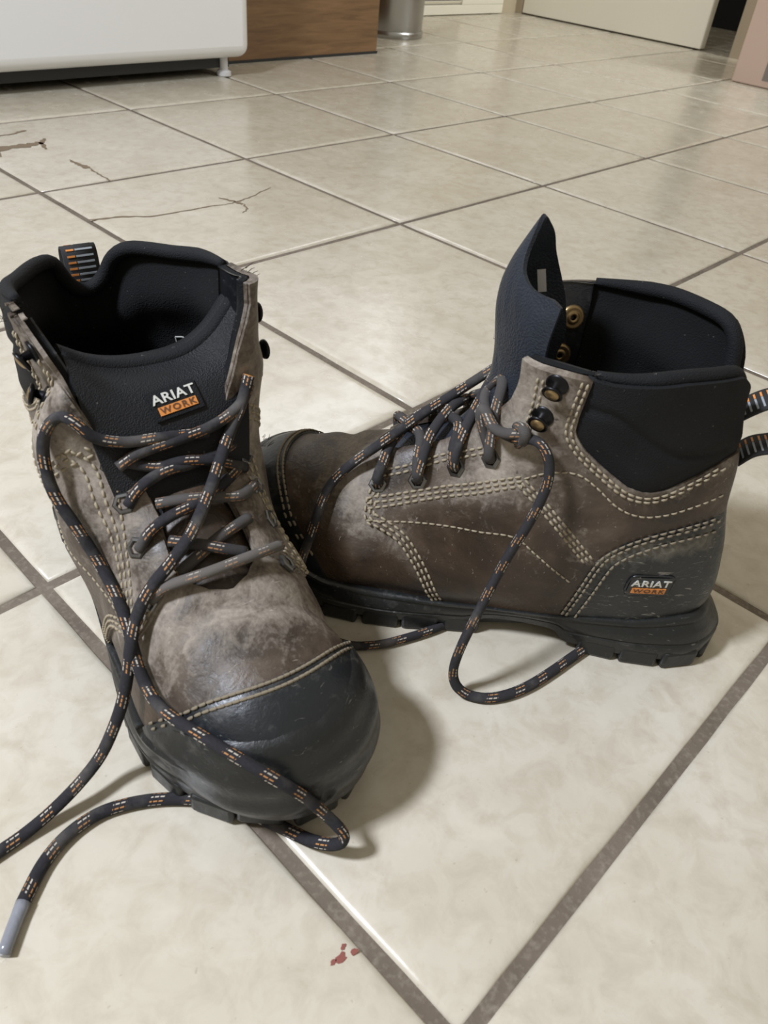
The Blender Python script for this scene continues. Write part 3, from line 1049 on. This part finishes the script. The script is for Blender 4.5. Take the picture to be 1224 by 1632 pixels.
def logo(root, bv, M4, s, plate_mat, frame=True, tilt=0.0, name='logo_patch'):
    """badge: raised plate, silver word over an orange bar with a dark word"""
    M4 = M4 @ Matrix.Rotation(tilt, 4, 'Z')
    pl = grid_plate(.031 * s, .0185 * s, 12, 8, t=.0006)
    wrap(pl, M4, bv, .0008); lp = link(name, pl, plate_mat, root)
    if frame:
        fr = MB()
        w, h, r = .033 * s, .0205 * s, .004 * s
        pts = []
        for cx, cy, a0 in ((w / 2 - r, h / 2 - r, 0), (-w / 2 + r, h / 2 - r, 90), (-w / 2 + r, -h / 2 + r, 180), (w / 2 - r, -h / 2 + r, 270)):
            for k in range(5):
                a = math.radians(a0 + k * 22.5); pts.append((cx + r * math.cos(a), cy + r * math.sin(a)))
        P3 = []
        nrm = (M4.to_3x3() @ Vector((0, 0, 1))).normalized()
        for x, y in pts + pts[:1]:
            w_ = M4 @ Vector((x, y, 0)); h_ = bv.ray_cast(w_ + nrm * .03, -nrm); P3.append(np.array((h_[0] if h_[0] is not None else w_) + nrm * .0008))
        tube('rim', np.array(P3), .0007, plate_mat, lp, n=6)
    me = text_mesh('ARIAT', .0084 * s, 1.16, .0002, 1.05); wrap(me, M4 @ Matrix.Translation((0, .0032 * s, 0)), bv, .0017)
    link('lettering', me, M['silver'], lp)
    bar = grid_plate(.0245 * s, .0052 * s, 10, 2, t=.0003); wrap(bar, M4 @ Matrix.Translation((0, -.0040 * s, 0)), bv, .0016)
    link('orange_bar', bar, M['orange'], lp)
    me = text_mesh('WORK', .0052 * s, 1.25, .0001, 1.25); wrap(me, M4 @ Matrix.Translation((0, -.0040 * s, 0)), bv, .0021)
    link('small_lettering', me, M['ink'], lp)
    return lp


def tongue_mesh(name, rows, mat, root, na=33, thick=.0028, side=1):
    """rows: list of dicts giving points across the tongue; thick sheet"""
    R_ = np.array(rows)                                   # nb x nctrl x 3
    nb = R_.shape[0] * 6
    t = np.linspace(0, R_.shape[0] - 1, nb)
    A = np.stack([crom(R_[:, c, :], t) for c in range(R_.shape[1])], 1)
    ta = np.linspace(0, R_.shape[1] - 1, na)
    G = np.stack([crom(A[i], ta) for i in range(nb)])
    du = np.gradient(G, axis=0); dv = np.gradient(G, axis=1)
    N = np.cross(dv, du); N /= np.linalg.norm(N, axis=2, keepdims=True) + 1e-9
    V = np.vstack([G.reshape(-1, 3), (G - N * thick).reshape(-1, 3)]); m = nb * na; F = []
    for i in range(nb - 1):
        for j in range(na - 1):
            a = i * na + j
            F.append((a, a + 1, a + na + 1, a + na)); F.append((m + a, m + a + na, m + a + na + 1, m + a + 1))
    ring = list(range(na)) + [i * na + na - 1 for i in range(1, nb)] + [(nb - 1) * na + j for j in range(na - 2, -1, -1)] + [i * na for i in range(nb - 2, 0, -1)]
    for a in range(len(ring)):
        p, q = ring[a], ring[(a + 1) % len(ring)]; F.append((q, p, m + p, m + q))
    V[:, 1] *= side
    me = mesh(name, V, F)
    bm = bmesh.new(); bm.from_mesh(me); bmesh.ops.recalc_face_normals(bm, faces=bm.faces[:]); bm.to_mesh(me); bm.free()
    me.set_sharp_from_angle(angle=math.radians(60))
    o = link(name, me, mat, root)
    return o, G * [1, side, 1]


def build_boot(k, label, group):
    (ox, oy), (dx, dy) = FR[k]
    root = tag(empty('work_boot', (ox, oy, 0), math.atan2(dy, dx)), label, 'boot', group)
    side = 1 if k == 2 else -1
    st = splay(ST) if k == 1 else ST
    opening = opening_wide if k == 1 else opening_near
    bt = Boot(st, zrim_wide if k == 1 else zrim_near, wrinkle=1.0, side=side)
    BT[k] = bt
    coll = lambda x, z: poly_sd(x, z, COLLAR)
    cnt = lambda x, z: poly_sd(x, z, COUNTER)
    ld, rd = leather_dust(k), rubber_dust(k)
    flap_puff = lambda x, y, z, f: -.0008 * np.exp(-f / .0015)
    # leather
    bt.panel('vamp', lambda x, y, z, v, s: np.minimum(np.minimum(-opening(x, y, z, v, s), -coll(x, z) - .001), -capline(x, y, z) + .006), M['leather'], root, .0006, .0022, ld)
    bt.panel('quarter', lambda x, y, z, v, s: np.minimum(np.minimum(-opening(x, y, z, v, s) - .0004, -coll(x, z)), np.minimum(poly_sd(x, z, QUARTER), .002 - cnt(x, z) + .004)), M['leather'], root, .0027, .0032, ld, puff=flap_puff)
    # padded nylon collar
    def cpuff(x, y, z, f): return .0030 * np.clip(f / .012, 0, 1) - .0015 * np.exp(-(rowdist(x, z, COLLAR_SEAM) / .0022) ** 2)
    bt.panel('collar', lambda x, y, z, v, s: np.minimum(coll(x, z) + .003, -opening(x, y, z, v, s)), M['nylon'], root, .0002, .0030, None, puff=cpuff)
    # rubber toe cap and heel counter
    bt.panel('toe_cap', lambda x, y, z, v, s: np.minimum(capline(x, y, z), z - .022), M['cap'], root, .0026, .0030, rd, puff=flap_puff)
    bt.panel('heel_counter', lambda x, y, z, v, s: np.minimum(cnt(x, z), z - .022), M['counter'], root, .0030, .0030, rd, puff=flap_puff)
    def bump_f(x, y, z, v, s):
        xb = np.interp(y, [-.056, -.05, -.043, -.034, -.0262, -.0077, .0125, .0229, .0353, .0435, .05, .056], [.232, .246, .262, .2803, .288, .2948, .2923, .287, .2765, .2590, .2450, .236])
        return np.minimum(x - xb, z - .022)
    bt.panel('toe_bumper', bump_f, M['sole'], root, .0036, .0030, rd, puff=lambda x, y, z, f: -.0012 * np.exp(-f / .002) + .0005 * np.sin(z * 420 + y * 30))
    bt.panel('flap_facing', lambda x, y, z, v, s: np.minimum(np.minimum(-opening(x, y, z, v, s) - .001, x - .1175), z - .125), M['vinyl'], root, -.0054, .0010)
    # lining with a padded band below the rim
    rimz = lambda x: np.interp(x, [0.03, .05, .08, .12], [.160, .18, .19, .192])
    def lpuff(x, y, z, f): return -.0055 * np.exp(-((rimz(x) - .018 - z) / .014) ** 2) * np.clip((.122 - x) / .015, 0, 1)
    bt.panel('lining', lambda x, y, z, v, s: np.minimum(-opening(x, y, z, v, s) - .001, .215 - x), M['lining'], root, -.0024, .0030, None, puff=lpuff)
    # rolled rim over the collar
    P = bt.P[-1] - bt.N[-1] * .0030
    keep = [j for j in list(range(NV // 2, NV)) + list(range(0, NV // 2)) if P[j, 0] < .1165]
    rim = bt.flip(P[keep]) + [0, 0, .0006]
    if True:
        rr = rim[::2]; pl_ = resample(rr, .004); rad = np.interp(np.arange(len(pl_)), [0, 7, len(pl_) - 8, len(pl_) - 1], [.0022, .0040, .0040, .0022])
        tube('collar_rim', rr, rad, M['nylon'], root, n=12, step=.004)
    bv = bt.bvh(.0028)
    solid_outsole(bt, root, k, bt.bvh(0.0))
    # stitching
    sA, sB = Stitcher(opening), Stitcher(opening)
    for sg in (1, -1):
        for d in (-.0026, 0, .0026):
            sA.side_row(bv, offset2(TRIPLE1B if k == 1 else TRIPLE1, d), sg); sA.side_row(bv, offset2(TRIPLE2B if k == 1 else TRIPLE2, d), sg); sA.side_row(bv, offset2(QFRONT[1:], d - .0040), sg)
        for d in (.0022, .0048):
            sA.side_row(bv, offset2(COLLAR[1:12], -d if COLLAR_OUT < 0 else d), sg)
            sA.side_row(bv, offset2(FLAPROW, -d + .002), sg); (sA.side_row(bv, offset2(EYETOP, d - .0022), sg) if k == 2 else None)
        sA.side_row(bv, SINGLE, sg, .0040, .0034, .0006); sA.side_row(bv, UPPER1, sg, .0040, .0034, .0006)
        bvr = bt.bvh(.0034)
        for d in (.0026, .0054, .0110):
            sB.side_row(bvr, offset2(COUNTER[1:11], -d if False else d), sg, .0044, .0036)
    bvc = bt.bvh(.0030)
    for off in (.0022, .0055):
        pts = []
        for y in np.linspace(-.0535, .0505, 36):
            best = None
            lo, hi = .22, .30
            z = .08
            for _ in range(14):
                xx = .2745 - 8 * (y + .003) ** 2 - max(.064 - z, 0) * .5 + off
                h = bvc.ray_cast(Vector((xx, y, .2)), Vector((0, 0, -1)))
                if h[0] is None: break
                z = .5 * z + .5 * h[0].z; best = (np.array(h[0]), np.array(h[1]))
            pts.append(best)
        sB.row(pts, .0036, .0009)
    sA.done('stitching', M['thread'], root, side); sB.done('dusty_stitching', M['thread2'], root, side)
    # eyelets, hooks, rivets
    for sg in (1, -1):
        for x, z in (LACEROW1[sg] if k == 1 else LACEROW):
            q = side_point(bv, x, z, sg)
            if q is None: continue
            o = link('eyelet', EYE_ME, None, root)
            o.matrix_local = frame((q[0][0], q[0][1] * side, q[0][2]), (q[1][0], q[1][1] * side, q[1][2])) @ Matrix.Rotation(.3, 4, 'Z')
        for x, z in HOOKS:
            if k == 2 and sg < 0: x -= .006
            q = side_point(bv, x, z, sg)
            if q is None: continue
            Mx = frame((q[0][0], q[0][1] * side, q[0][2]), (q[1][0], q[1][1] * side, q[1][2]))
            h = link('lace_hook', HK[0], None, root); h.matrix_local = Mx @ Matrix.Scale(.78, 4)
            c = link('hook_cap', HK[1], None, h); d = link('hook_dome', HK[2], None, h)
            if k == 1: continue                            # covered by the tongue
            ri = bt.bvh(-.0056)
            qi = side_point(ri, x, z, sg)
            r = link('rivet', RIVET, None, root); r.matrix_local = frame((qi[0][0], qi[0][1] * side, qi[0][2]), (-qi[1][0], -qi[1][1] * side, -qi[1][2]))
    # heel badge on the lateral side
    q = side_point(bt.bvh(.003), .0511, .0631, 1)
    bvl = bt.bvh(.0026)
    if side < 0:
        class F_:                                         # mirrored copy of the surface for the other foot
            pass
        Pm = (bt.P + bt.N * .0026) * [1, -1, 1]
        nu_, nv_ = Pm.shape[:2]
        bvl = bvhtree.BVHTree.FromPolygons([tuple(v) for v in Pm.reshape(-1, 3)], [(i * nv_ + j, i * nv_ + (j + 1) % nv_, (i + 1) * nv_ + (j + 1) % nv_, (i + 1) * nv_ + j) for i in range(nu_ - 1) for j in range(nv_)])
    logo(root, bvl, frame((q[0][0], q[0][1] * side, q[0][2]), (q[1][0], q[1][1] * side, q[1][2])), .80, M['counter'])
    # pull loop at the back
    if k == 2: lp = [(.043, .140), (.040, .150), (.033, .160), (.018, .172), (.000, .170), (-.004, .160), (.006, .148), (.018, .142), (.0245, .134)]
    else: lp = [(.0310, .150), (.0300, .163), (.0285, .174), (.0265, .1815), (.0230, .184), (.0195, .1800), (.0190, .168), (.0200, .155), (.0225, .137)]
    c = resample(lp, .0016); w = .0095
    V = [];
    yo = .006 if k == 1 else 0
    for x, z in c: V += [(x, yo - w, z), (x, yo + w, z)]
    F = [(2 * i, 2 * i + 1, 2 * i + 3, 2 * i + 2) for i in range(len(c) - 1)]
    o = link('pull_loop', mesh('pull_loop', V, F), M['web'], root)
    sd = o.modifiers.new('thickness', 'SOLIDIFY'); sd.thickness = .0014; sd.offset = 0
    t = np.gradient(c, axis=0); nn = np.stack([-t[:, 1], t[:, 0]], 1); nn /= np.linalg.norm(nn, axis=1, keepdims=True)
    for sgn in (1, -1):
        og, gr = MB(), MB()
        for i in range(2, len(c) - 3, 2):
            for bmx, y0, y1 in ((og, -.0072, -.0030), (gr, -.0024, .0072)):
                V = []
                for ii in (i, i + 1):
                    p = c[i] + (c[i + 1] - c[i]) * (.62 if ii > i else 0)
                    for y in (y0, y1):
                        for e in (.0004, .0010): V.append((p[0] + nn[i, 0] * e * sgn, yo + y, p[1] + nn[i, 1] * e * sgn))
                bmx.add(V, [(1, 3, 7, 5), (0, 4, 6, 2), (0, 1, 5, 4), (2, 6, 7, 3), (0, 2, 3, 1), (4, 5, 7, 6)])
        og.build('orange_weave', M['orange'], o, False); gr.build('grey_weave', M['gray'], o, False)
    return root, bt, bv


BT = {}
FR = {1: ((.077, .409), (-.2, -.98)), 2: ((.287, .040), (-.54, .84))}
boot1, bt1, bv1 = build_boot(1, 'worn brown work boot standing toe toward the viewer, tongue tucked into its open collar', 'pair of work boots')
boot2, bt2, bv2 = build_boot(2, 'worn brown work boot seen side-on with tongue standing up and toe behind the other boot', 'pair of work boots')
# cord courses in boot coordinates (metres)
PATHS = {
    '1L1': [[0.1593,0.0447,0.1622],[0.1626,0.039,0.1504],[0.1714,0.0262,0.137],[0.1932,0.0069,0.1275],[0.2095,-0.0101,0.1194],[0.214,-0.0233,0.1094],[0.2146,-0.034,0.0991],[0.2178,-0.0425,0.0879],[0.2241,-0.0486,0.0782],[0.2277,-0.0525,0.0667],[0.2304,-0.0576,0.0523],[0.2318,-0.0637,0.0388],[0.2323,-0.0732,0.021],[0.237,-0.0862,0.014],[0.2401,-0.1012,0.007],[0.243,-0.1167,0.0032],[0.2468,-0.1361,0.0032]],
    '1L2': [[0.1667,0.0179,0.1404],[0.1668,-0.0042,0.1445],[0.1646,-0.0214,0.1455],[0.1631,-0.0345,0.151],[0.16,-0.0411,0.1598],[0.1532,-0.0453,0.1601],[0.1509,-0.0506,0.1552],[0.1518,-0.0544,0.1478],[0.1559,-0.0564,0.1371],[0.1623,-0.056,0.125],[0.1712,-0.0517,0.1117],[0.1829,-0.0464,0.094],[0.1996,-0.045,0.0849],[0.2131,-0.0458,0.0787],[0.2259,-0.0478,0.0731],[0.2391,-0.0481,0.0652],[0.2569,-0.0462,0.0662],[0.2779,-0.0381,0.0688],[0.2947,-0.0288,0.0669],[0.3076,-0.0184,0.06],[0.3126,-0.0082,0.0462],[0.3184,0.0012,0.03],[0.325,0.0052,0.024],[0.3268,0.0068,0.018],[0.3253,0.004,0.012],[0.3157,-0.0029,0.006],[0.305,-0.0087,0.0032],[0.2951,-0.0152,0.0032],[0.2829,-0.0242,0.0032],[0.2717,-0.0338,0.0032],[0.2628,-0.0455,0.0032],[0.2554,-0.0591,0.0032],[0.2509,-0.0729,0.0032],[0.2496,-0.0844,0.0032],[0.253,-0.0985,0.0032],[0.2602,-0.1103,0.0032],[0.2695,-0.1192,0.0032],[0.2735,-0.1228,0.0032]],
    '1AG': [[0.2731,-0.1225,0.0032],[0.2808,-0.1282,0.0032],[0.2903,-0.1347,0.0032]],
    '1c1': [[0.1683,-0.0275,0.1355],[0.1679,-0.0166,0.1401],[0.1689,0.001,0.1424],[0.1668,0.0213,0.1438],[0.1629,0.0378,0.1491],[0.1593,0.0443,0.1574]],
    '1c2': [[0.1658,-0.0244,0.1365],[0.172,-0.0105,0.1323],[0.1742,0.0012,0.1336],[0.1759,0.0164,0.1297],[0.176,0.0337,0.1202]],
    '1c3': [[0.1779,-0.0281,0.1198],[0.1775,-0.0216,0.1276],[0.1759,-0.009,0.1318],[0.1747,0.0072,0.1308],[0.1699,0.0242,0.1299],[0.1626,0.0391,0.1297]],
    '1c4': [[0.1835,-0.0162,0.1204],[0.1896,-0.0029,0.1229],[0.1916,0.0121,0.1199],[0.193,0.0229,0.1177],[0.1816,0.0353,0.1125]],
    '1c5': [[0.1943,-0.0303,0.1059],[0.1947,-0.0247,0.1148],[0.1937,-0.0135,0.1195],[0.1926,0.002,0.1216],[0.1837,0.0184,0.1215],[0.1757,0.0297,0.1213]],
    '1c6': [[0.2009,-0.0178,0.1113],[0.21,-0.0062,0.1112],[0.2149,0.0039,0.108],[0.2175,0.013,0.1041]],
    '1c7': [[0.2142,-0.0201,0.1022],[0.2116,-0.0072,0.1074],[0.2076,0.0059,0.1106],[0.201,0.0228,0.1096]],
    '1c8': [[0.2138,-0.0327,0.0915],[0.2167,-0.0289,0.0993],[0.2199,-0.0218,0.1027],[0.2234,-0.0079,0.1059],[0.2228,0.0098,0.1058],[0.2206,0.0207,0.1037],[0.215,0.0325,0.0982]],
    '2A': [[0.15,-0.03,0.15],[0.1534,-0.0298,0.1524],[0.1662,-0.02,0.1444],[0.1814,-0.0082,0.1346],[0.1935,0.001,0.127],[0.2039,0.0097,0.1195],[0.2156,0.0196,0.1112],[0.2294,0.0241,0.098],[0.2392,0.0302,0.0865],[0.2429,0.04,0.0772],[0.2449,0.0474,0.0655],[0.2472,0.0514,0.0547],[0.2496,0.0542,0.0435],[0.2496,0.0598,0.0316],[0.2445,0.0656,0.0175],[0.2327,0.0696,0.0032],[0.2154,0.076,0.0032],[0.1972,0.0712,0.0032],[0.18,0.06,0.0032],[0.1662,0.0491,0.0032],[0.1557,0.0389,0.0032]],
    '2B': [[0.1503,0.0325,0.1415],[0.143,0.0397,0.1438],[0.1348,0.0447,0.1488],[0.1287,0.0485,0.1474],[0.1243,0.051,0.1394],[0.1233,0.0536,0.1297],[0.1251,0.0569,0.118],[0.1286,0.0606,0.1049],[0.1332,0.0644,0.0911],[0.138,0.0692,0.074],[0.1423,0.0783,0.061],[0.1462,0.0851,0.048],[0.1493,0.0905,0.034],[0.15,0.0917,0.019],[0.1466,0.0931,0.009],[0.1392,0.0927,0.0032],[0.1284,0.0924,0.0032],[0.1163,0.0863,0.0032],[0.1042,0.076,0.0032],[0.0918,0.0619,0.0032],[0.0816,0.0491,0.0032],[0.0714,0.0368,0.0032]],
    '2I': [[0.1529,0.0309,0.1238],[0.1569,0.0301,0.1326],[0.1613,0.0292,0.1417],[0.1639,0.0281,0.149],[0.1626,0.0273,0.1526],[0.1594,0.0323,0.1502],[0.1554,0.0385,0.1472],[0.1486,0.0404,0.1461],[0.1407,0.0402,0.1484],[0.1367,0.0393,0.1442]],
    '2J': [[0.1527,0.0294,0.1351],[0.1579,0.0201,0.14],[0.1625,0.0104,0.1451],[0.162,0.0038,0.1486],[0.1584,-0.0015,0.1503],[0.1527,-0.0067,0.151],[0.15,-0.012,0.15]],
    '2K': [[0.1433,0.0344,0.1481],[0.1403,0.0452,0.1539],[0.1385,0.0454,0.1485],[0.1405,0.0374,0.1398]],
}
def cord(root, name, key, dusty=0.0, lbl=None, seed=0):
    o = tube(name, np.array(PATHS[key]), .0031, M['lace'], root, flat=.85, seed=seed)
    at = o.data.attributes.new('dust', 'FLOAT', 'POINT')
    at.data.foreach_set('value', np.full(len(o.data.vertices), dusty, np.float32))
    if lbl: o['label'] = lbl
    return o


# ---- laces of the near boot
for i, kk in enumerate(('1L1', '1L2', '1c1', '1c2', '1c3', '1c4', '1c5', '1c6', '1c7', '1c8')):
    o = cord(boot1, 'lace', kk, {'1c8': .5, '1c7': .25, '1c4': .3, '1c6': .15}.get(kk, 0.05), {'1c8': 'dusty frayed lace end', '1L1': 'long lace trailing to the left', '1L2': 'long lace looping over the toe cap'}.get(kk), i)
    if kk == '1L2':
        ag = tube('aglet', np.array(PATHS['1AG']), np.interp(np.arange(len(resample(np.array(PATHS['1AG']), .0025))), [0, 2, 30, 40], [.0033, .0030, .0024, .0018]), M['aglet'], o, n=10)
        ag['label'] = 'worn grey lace tip'
# ---- laces of the other boot
for i, kk in enumerate(('2A', '2B', '2I', '2J', '2K')):
    cord(boot2, 'lace', kk, .08 if kk in '2A2B' else .3, {'2A': 'lace running over the toe to the floor', '2B': 'lace hanging in a loop beside the boot'}.get(kk), i + 20)


def topz(x): return float(np.interp(x, [.150, .157, .161, .169, .182, .202, .225], [.168, .155, .141, .129, .120, .110, .097]))


def zig(a, b, seed, h=.010, dusty=.1):
    (xa, za), (xb, zb) = LACEROW[a], LACEROW[b]
    out = []
    for sg, (x, z) in ((1, (xa, za)), (-1, (xb, zb))):
        p, n = side_point(bv2, x, z, sg)
        n = n / np.linalg.norm(n)
        e = np.array([x * .75 + (xa + xb) * .125, sg * .0150, topz(x * .75 + (xa + xb) * .125) + .0045])
        out.append([p + n * .0005, p + n * .0045 + np.array([0, 0, .004]), (p + n * .006) * .45 + e * .55 + n * .002, e])
    xm = (xa + xb) / 2
    mid = np.array([xm, 0, topz(xm) + h])
    PATHS['z%d' % seed] = [list(v) for v in out[0] + [mid] + out[1][::-1]]
    cord(boot2, 'lace', 'z%d' % seed, dusty, None, seed + 40)


zig(0, 1, 0, .008); zig(1, 2, 1, .010); zig(2, 3, 2, .011); zig(3, 2, 3, .007, .25); zig(2, 1, 4, .006); zig(1, 0, 5, .005, .2)

# ---- tongues
def wing_rows(spec, n=9):
    rows = []
    for xc, zc, W, kb, dl, dm, cy in spec:
        r = []
        for a in np.linspace(1, -1, n):
            d = dl if a > 0 else dm
            r.append((xc - kb * abs(a) ** 1.8, cy + W * math.sin(a * 1.25) / math.sin(1.25), zc - d * abs(a) ** 1.5))
        rows.append(r)
    return rows


def tongue_up():
    zs = [.089, .103, .114, .127, .148, .170, .195, .208, .222, .235, .2425]
    xs = [.224, .204, .184, .170, .161, .1605, .1645, .1643, .1605, .1545, .1510]
    Ws = [.013, .017, .021, .024, .026, .028, .030, .030, .028, .024, .022]
    As = np.array([1, .86, .72, .58, .46, .36, .27, .18, .08, -.04, -.18, -.34, -.5, -.62, -.75, -.88, -1])
    top = np.interp(As[::-1], [-1, -.88, -.75, -.62, -.5, -.34, -.18, -.04, .08, .18, .27, .36, .46, .58, .72, .86, 1], [.176, .193, .205, .2145, .2225, .232, .2385, .2420, .2370, .2270, .2205, .2170, .2150, .2140, .2140, .2140, .2120])[::-1]
    rows = []
    for b in np.linspace(0, 1, 15):
        r = []
        for a, h in zip(As, top):
            z = .089 + (h - .089) * b
            x = float(np.interp(z, zs, xs)); W = float(np.interp(z, zs, Ws))
            kb = (.028 if a > 0 else .040) * float(np.interp(z, [.10, .15, .2], [.2, .75, 1.0]))
            r.append((x - kb * 1.12 * a * a / (abs(a) + .12), W * math.sin(a * 1.25) / math.sin(1.25), z))
        rows.append(r)
    return rows


t2, _ = tongue_mesh('tongue', tongue_up(), M['tongue2'], boot2, na=61, thick=.0022)
t2['label'] = 'blue grey tongue standing upright'
lb = MB(); lb.box((.1440, -.0085, .2030), (.1482, -.0078, .2145), Matrix.Translation((.146, 0, .209)) @ Matrix.Rotation(.25, 4, 'Y') @ Matrix.Translation((-.146, 0, -.209)))
o = lb.build('care_label', M['clear'], t2, False)

t1, G1 = tongue_mesh('tongue', [[(x - (.004 if i < 3 else .002) * a * a, cy + W * a, z + up * (abs(a) ** 2.6) * (1.0 if a > 0 else 1.9)) for a in np.linspace(1, -1, 9)] for i, (x, z, W, cy, up) in enumerate([
    (.222, .092, .022, 0, -.006), (.198, .105, .027, 0, -.006), (.182, .116, .031, -.001, -.005), (.169, .131, .036, -.003, -.002), (.1575, .146, .040, -.005, .003), (.1460, .157, .0425, -.007, .007), (.1340, .1600, .0440, -.0085, .0125),
    (.1260, .1635, .0440, -.0085, .0125), (.1185, .1610, .0435, -.0085, .0125), (.1150, .1530, .0420, -.008, .010), (.116, .142, .039, -.006, .007)])], M['tongue'], boot1, thick=.0022, side=-1)
t1['label'] = 'black padded tongue with a small badge'
top = G1[int(6.9 * len(G1) / 11)][::2]
tube('tongue_rim', top + [-.003, 0, .0008], .0040, M['nylon'], t1, n=10, step=.004)
gs = [[(x - .003 * a * a - .0, W * a, z + .0012 - .006 * abs(a) ** 2.6) for a in np.linspace(1, -1, 9)] for x, z, W in ((.2340, .0880, .018), (.2235, .0935, .017), (.212, .0995, .019), (.199, .1065, .0195), (.1890, .1125, .0185), (.1800, .1190, .0160))]
tongue_mesh('tongue_base', gs, M['leather'], t1, thick=.0018, side=-1)[0]['label'] = 'brown leather base of the tongue'
_me = t1.data
bvt = bvhtree.BVHTree.FromPolygons([v.co for v in _me.vertices], [tuple(p.vertices) for p in _me.polygons])
logo(t1, bvt, frame((.152, .008, .153), (.75, .0, .68)), 0.80, M['nylon'], False, .10, 'logo_label')


# ---- frayed fibres on the worn flap edges
def frays(root, spots, seed):
    r = random.Random(seed); b = MB()
    for x, y, z, n, ln in spots:
        for _ in range(n):
            p = Vector((x + r.uniform(-.003, .003), y + r.uniform(-.002, .002), z + r.uniform(-.003, .003)))
            d = Vector((r.uniform(-1, 1), r.uniform(-1, 1) + (1.2 if y > 0 else -1.2), r.uniform(-.2, 1.2))).normalized()
            q = p + d * ln * r.uniform(.4, 1); m_ = (p + q) / 2 + Vector((r.uniform(-1, 1), r.uniform(-1, 1), r.uniform(-1, 1))) * ln * .15
            u = d.orthogonal().normalized(); w = d.cross(u); V = []
            for c, rr in ((p, .00022), (m_, .0002), (q, .0001)):
                for k in range(3): a = k * 2.094; V.append(c + (u * math.cos(a) + w * math.sin(a)) * rr)
            b.add(V, [(0, 1, 4, 3), (1, 2, 5, 4), (2, 0, 3, 5), (3, 4, 7, 6), (4, 5, 8, 7), (5, 3, 6, 8), (6, 7, 8), (2, 1, 0)])
    o = b.build('frayed_fibres', M['frayc'], root, False); o['kind'] = 'stuff'


frays(boot1, [(.124, -.055, .198, 14, .006), (.134, .056, .202, 12, .006), (.150, .050, .140, 8, .005), (.165, .050, .125, 8, .005)], 5)
frays(boot2, [(.163, -.006, .197, 6, .006), (.160, -.010, .172, 6, .008), (.115, .048, .190, 6, .003)], 9)


# ---- small shield outline printed inside the near boot
ln = [o for o in boot1.children if o.name.split('.')[0] == 'lining'][0]
bl = bvhtree.BVHTree.FromPolygons([v.co for v in ln.data.vertices], [tuple(p.vertices) for p in ln.data.polygons])
Fm = frame((.0637, .0484, .131), (.57, -.78, -.25))
mk = MB()
for pts in ([(-5, 6), (0, 7.5), (5, 6), (5, -2), (0, -7), (-5, -2), (-5, 6)], [(-1.2, 4), (-1.2, -3)], [(1.6, 4), (1.6, -3)]):
    P3 = []
    for a, b_ in zip(pts[:-1], pts[1:]):
        for q in range(4): P3.append((a[0] + (b_[0] - a[0]) * q / 4, a[1] + (b_[1] - a[1]) * q / 4))
    P3.append(pts[-1]); W = []
    for x, y in P3:
        w = Fm @ Vector((x / 1000, y / 1000, .006)); h = bl.ray_cast(w, -(Fm.to_3x3() @ Vector((0, 0, 1))))
        q = h[0] if h[0] is not None else Fm @ Vector((x / 1000, y / 1000, 0))
        W.append(q)
    nz = (Fm.to_3x3() @ Vector((0, 0, 1))).normalized()
    for a, b_ in zip(W[:-1], W[1:]):
        d = (b_ - a).normalized(); u = d.cross(nz).normalized() * .00035
        mk.add([a - u + nz * .0005, a + u + nz * .0005, b_ + u + nz * .0005, b_ - u + nz * .0005, a - u - nz * .0005, a + u - nz * .0005, b_ + u - nz * .0005, b_ - u - nz * .0005], [(0, 1, 2, 3), (0, 4, 5, 1), (1, 5, 6, 2), (2, 6, 7, 3), (3, 7, 4, 0)])
o = mk.build('shield_mark', M['silver'], ln, False)
o['label'] = 'pale shield outline printed on the lining'
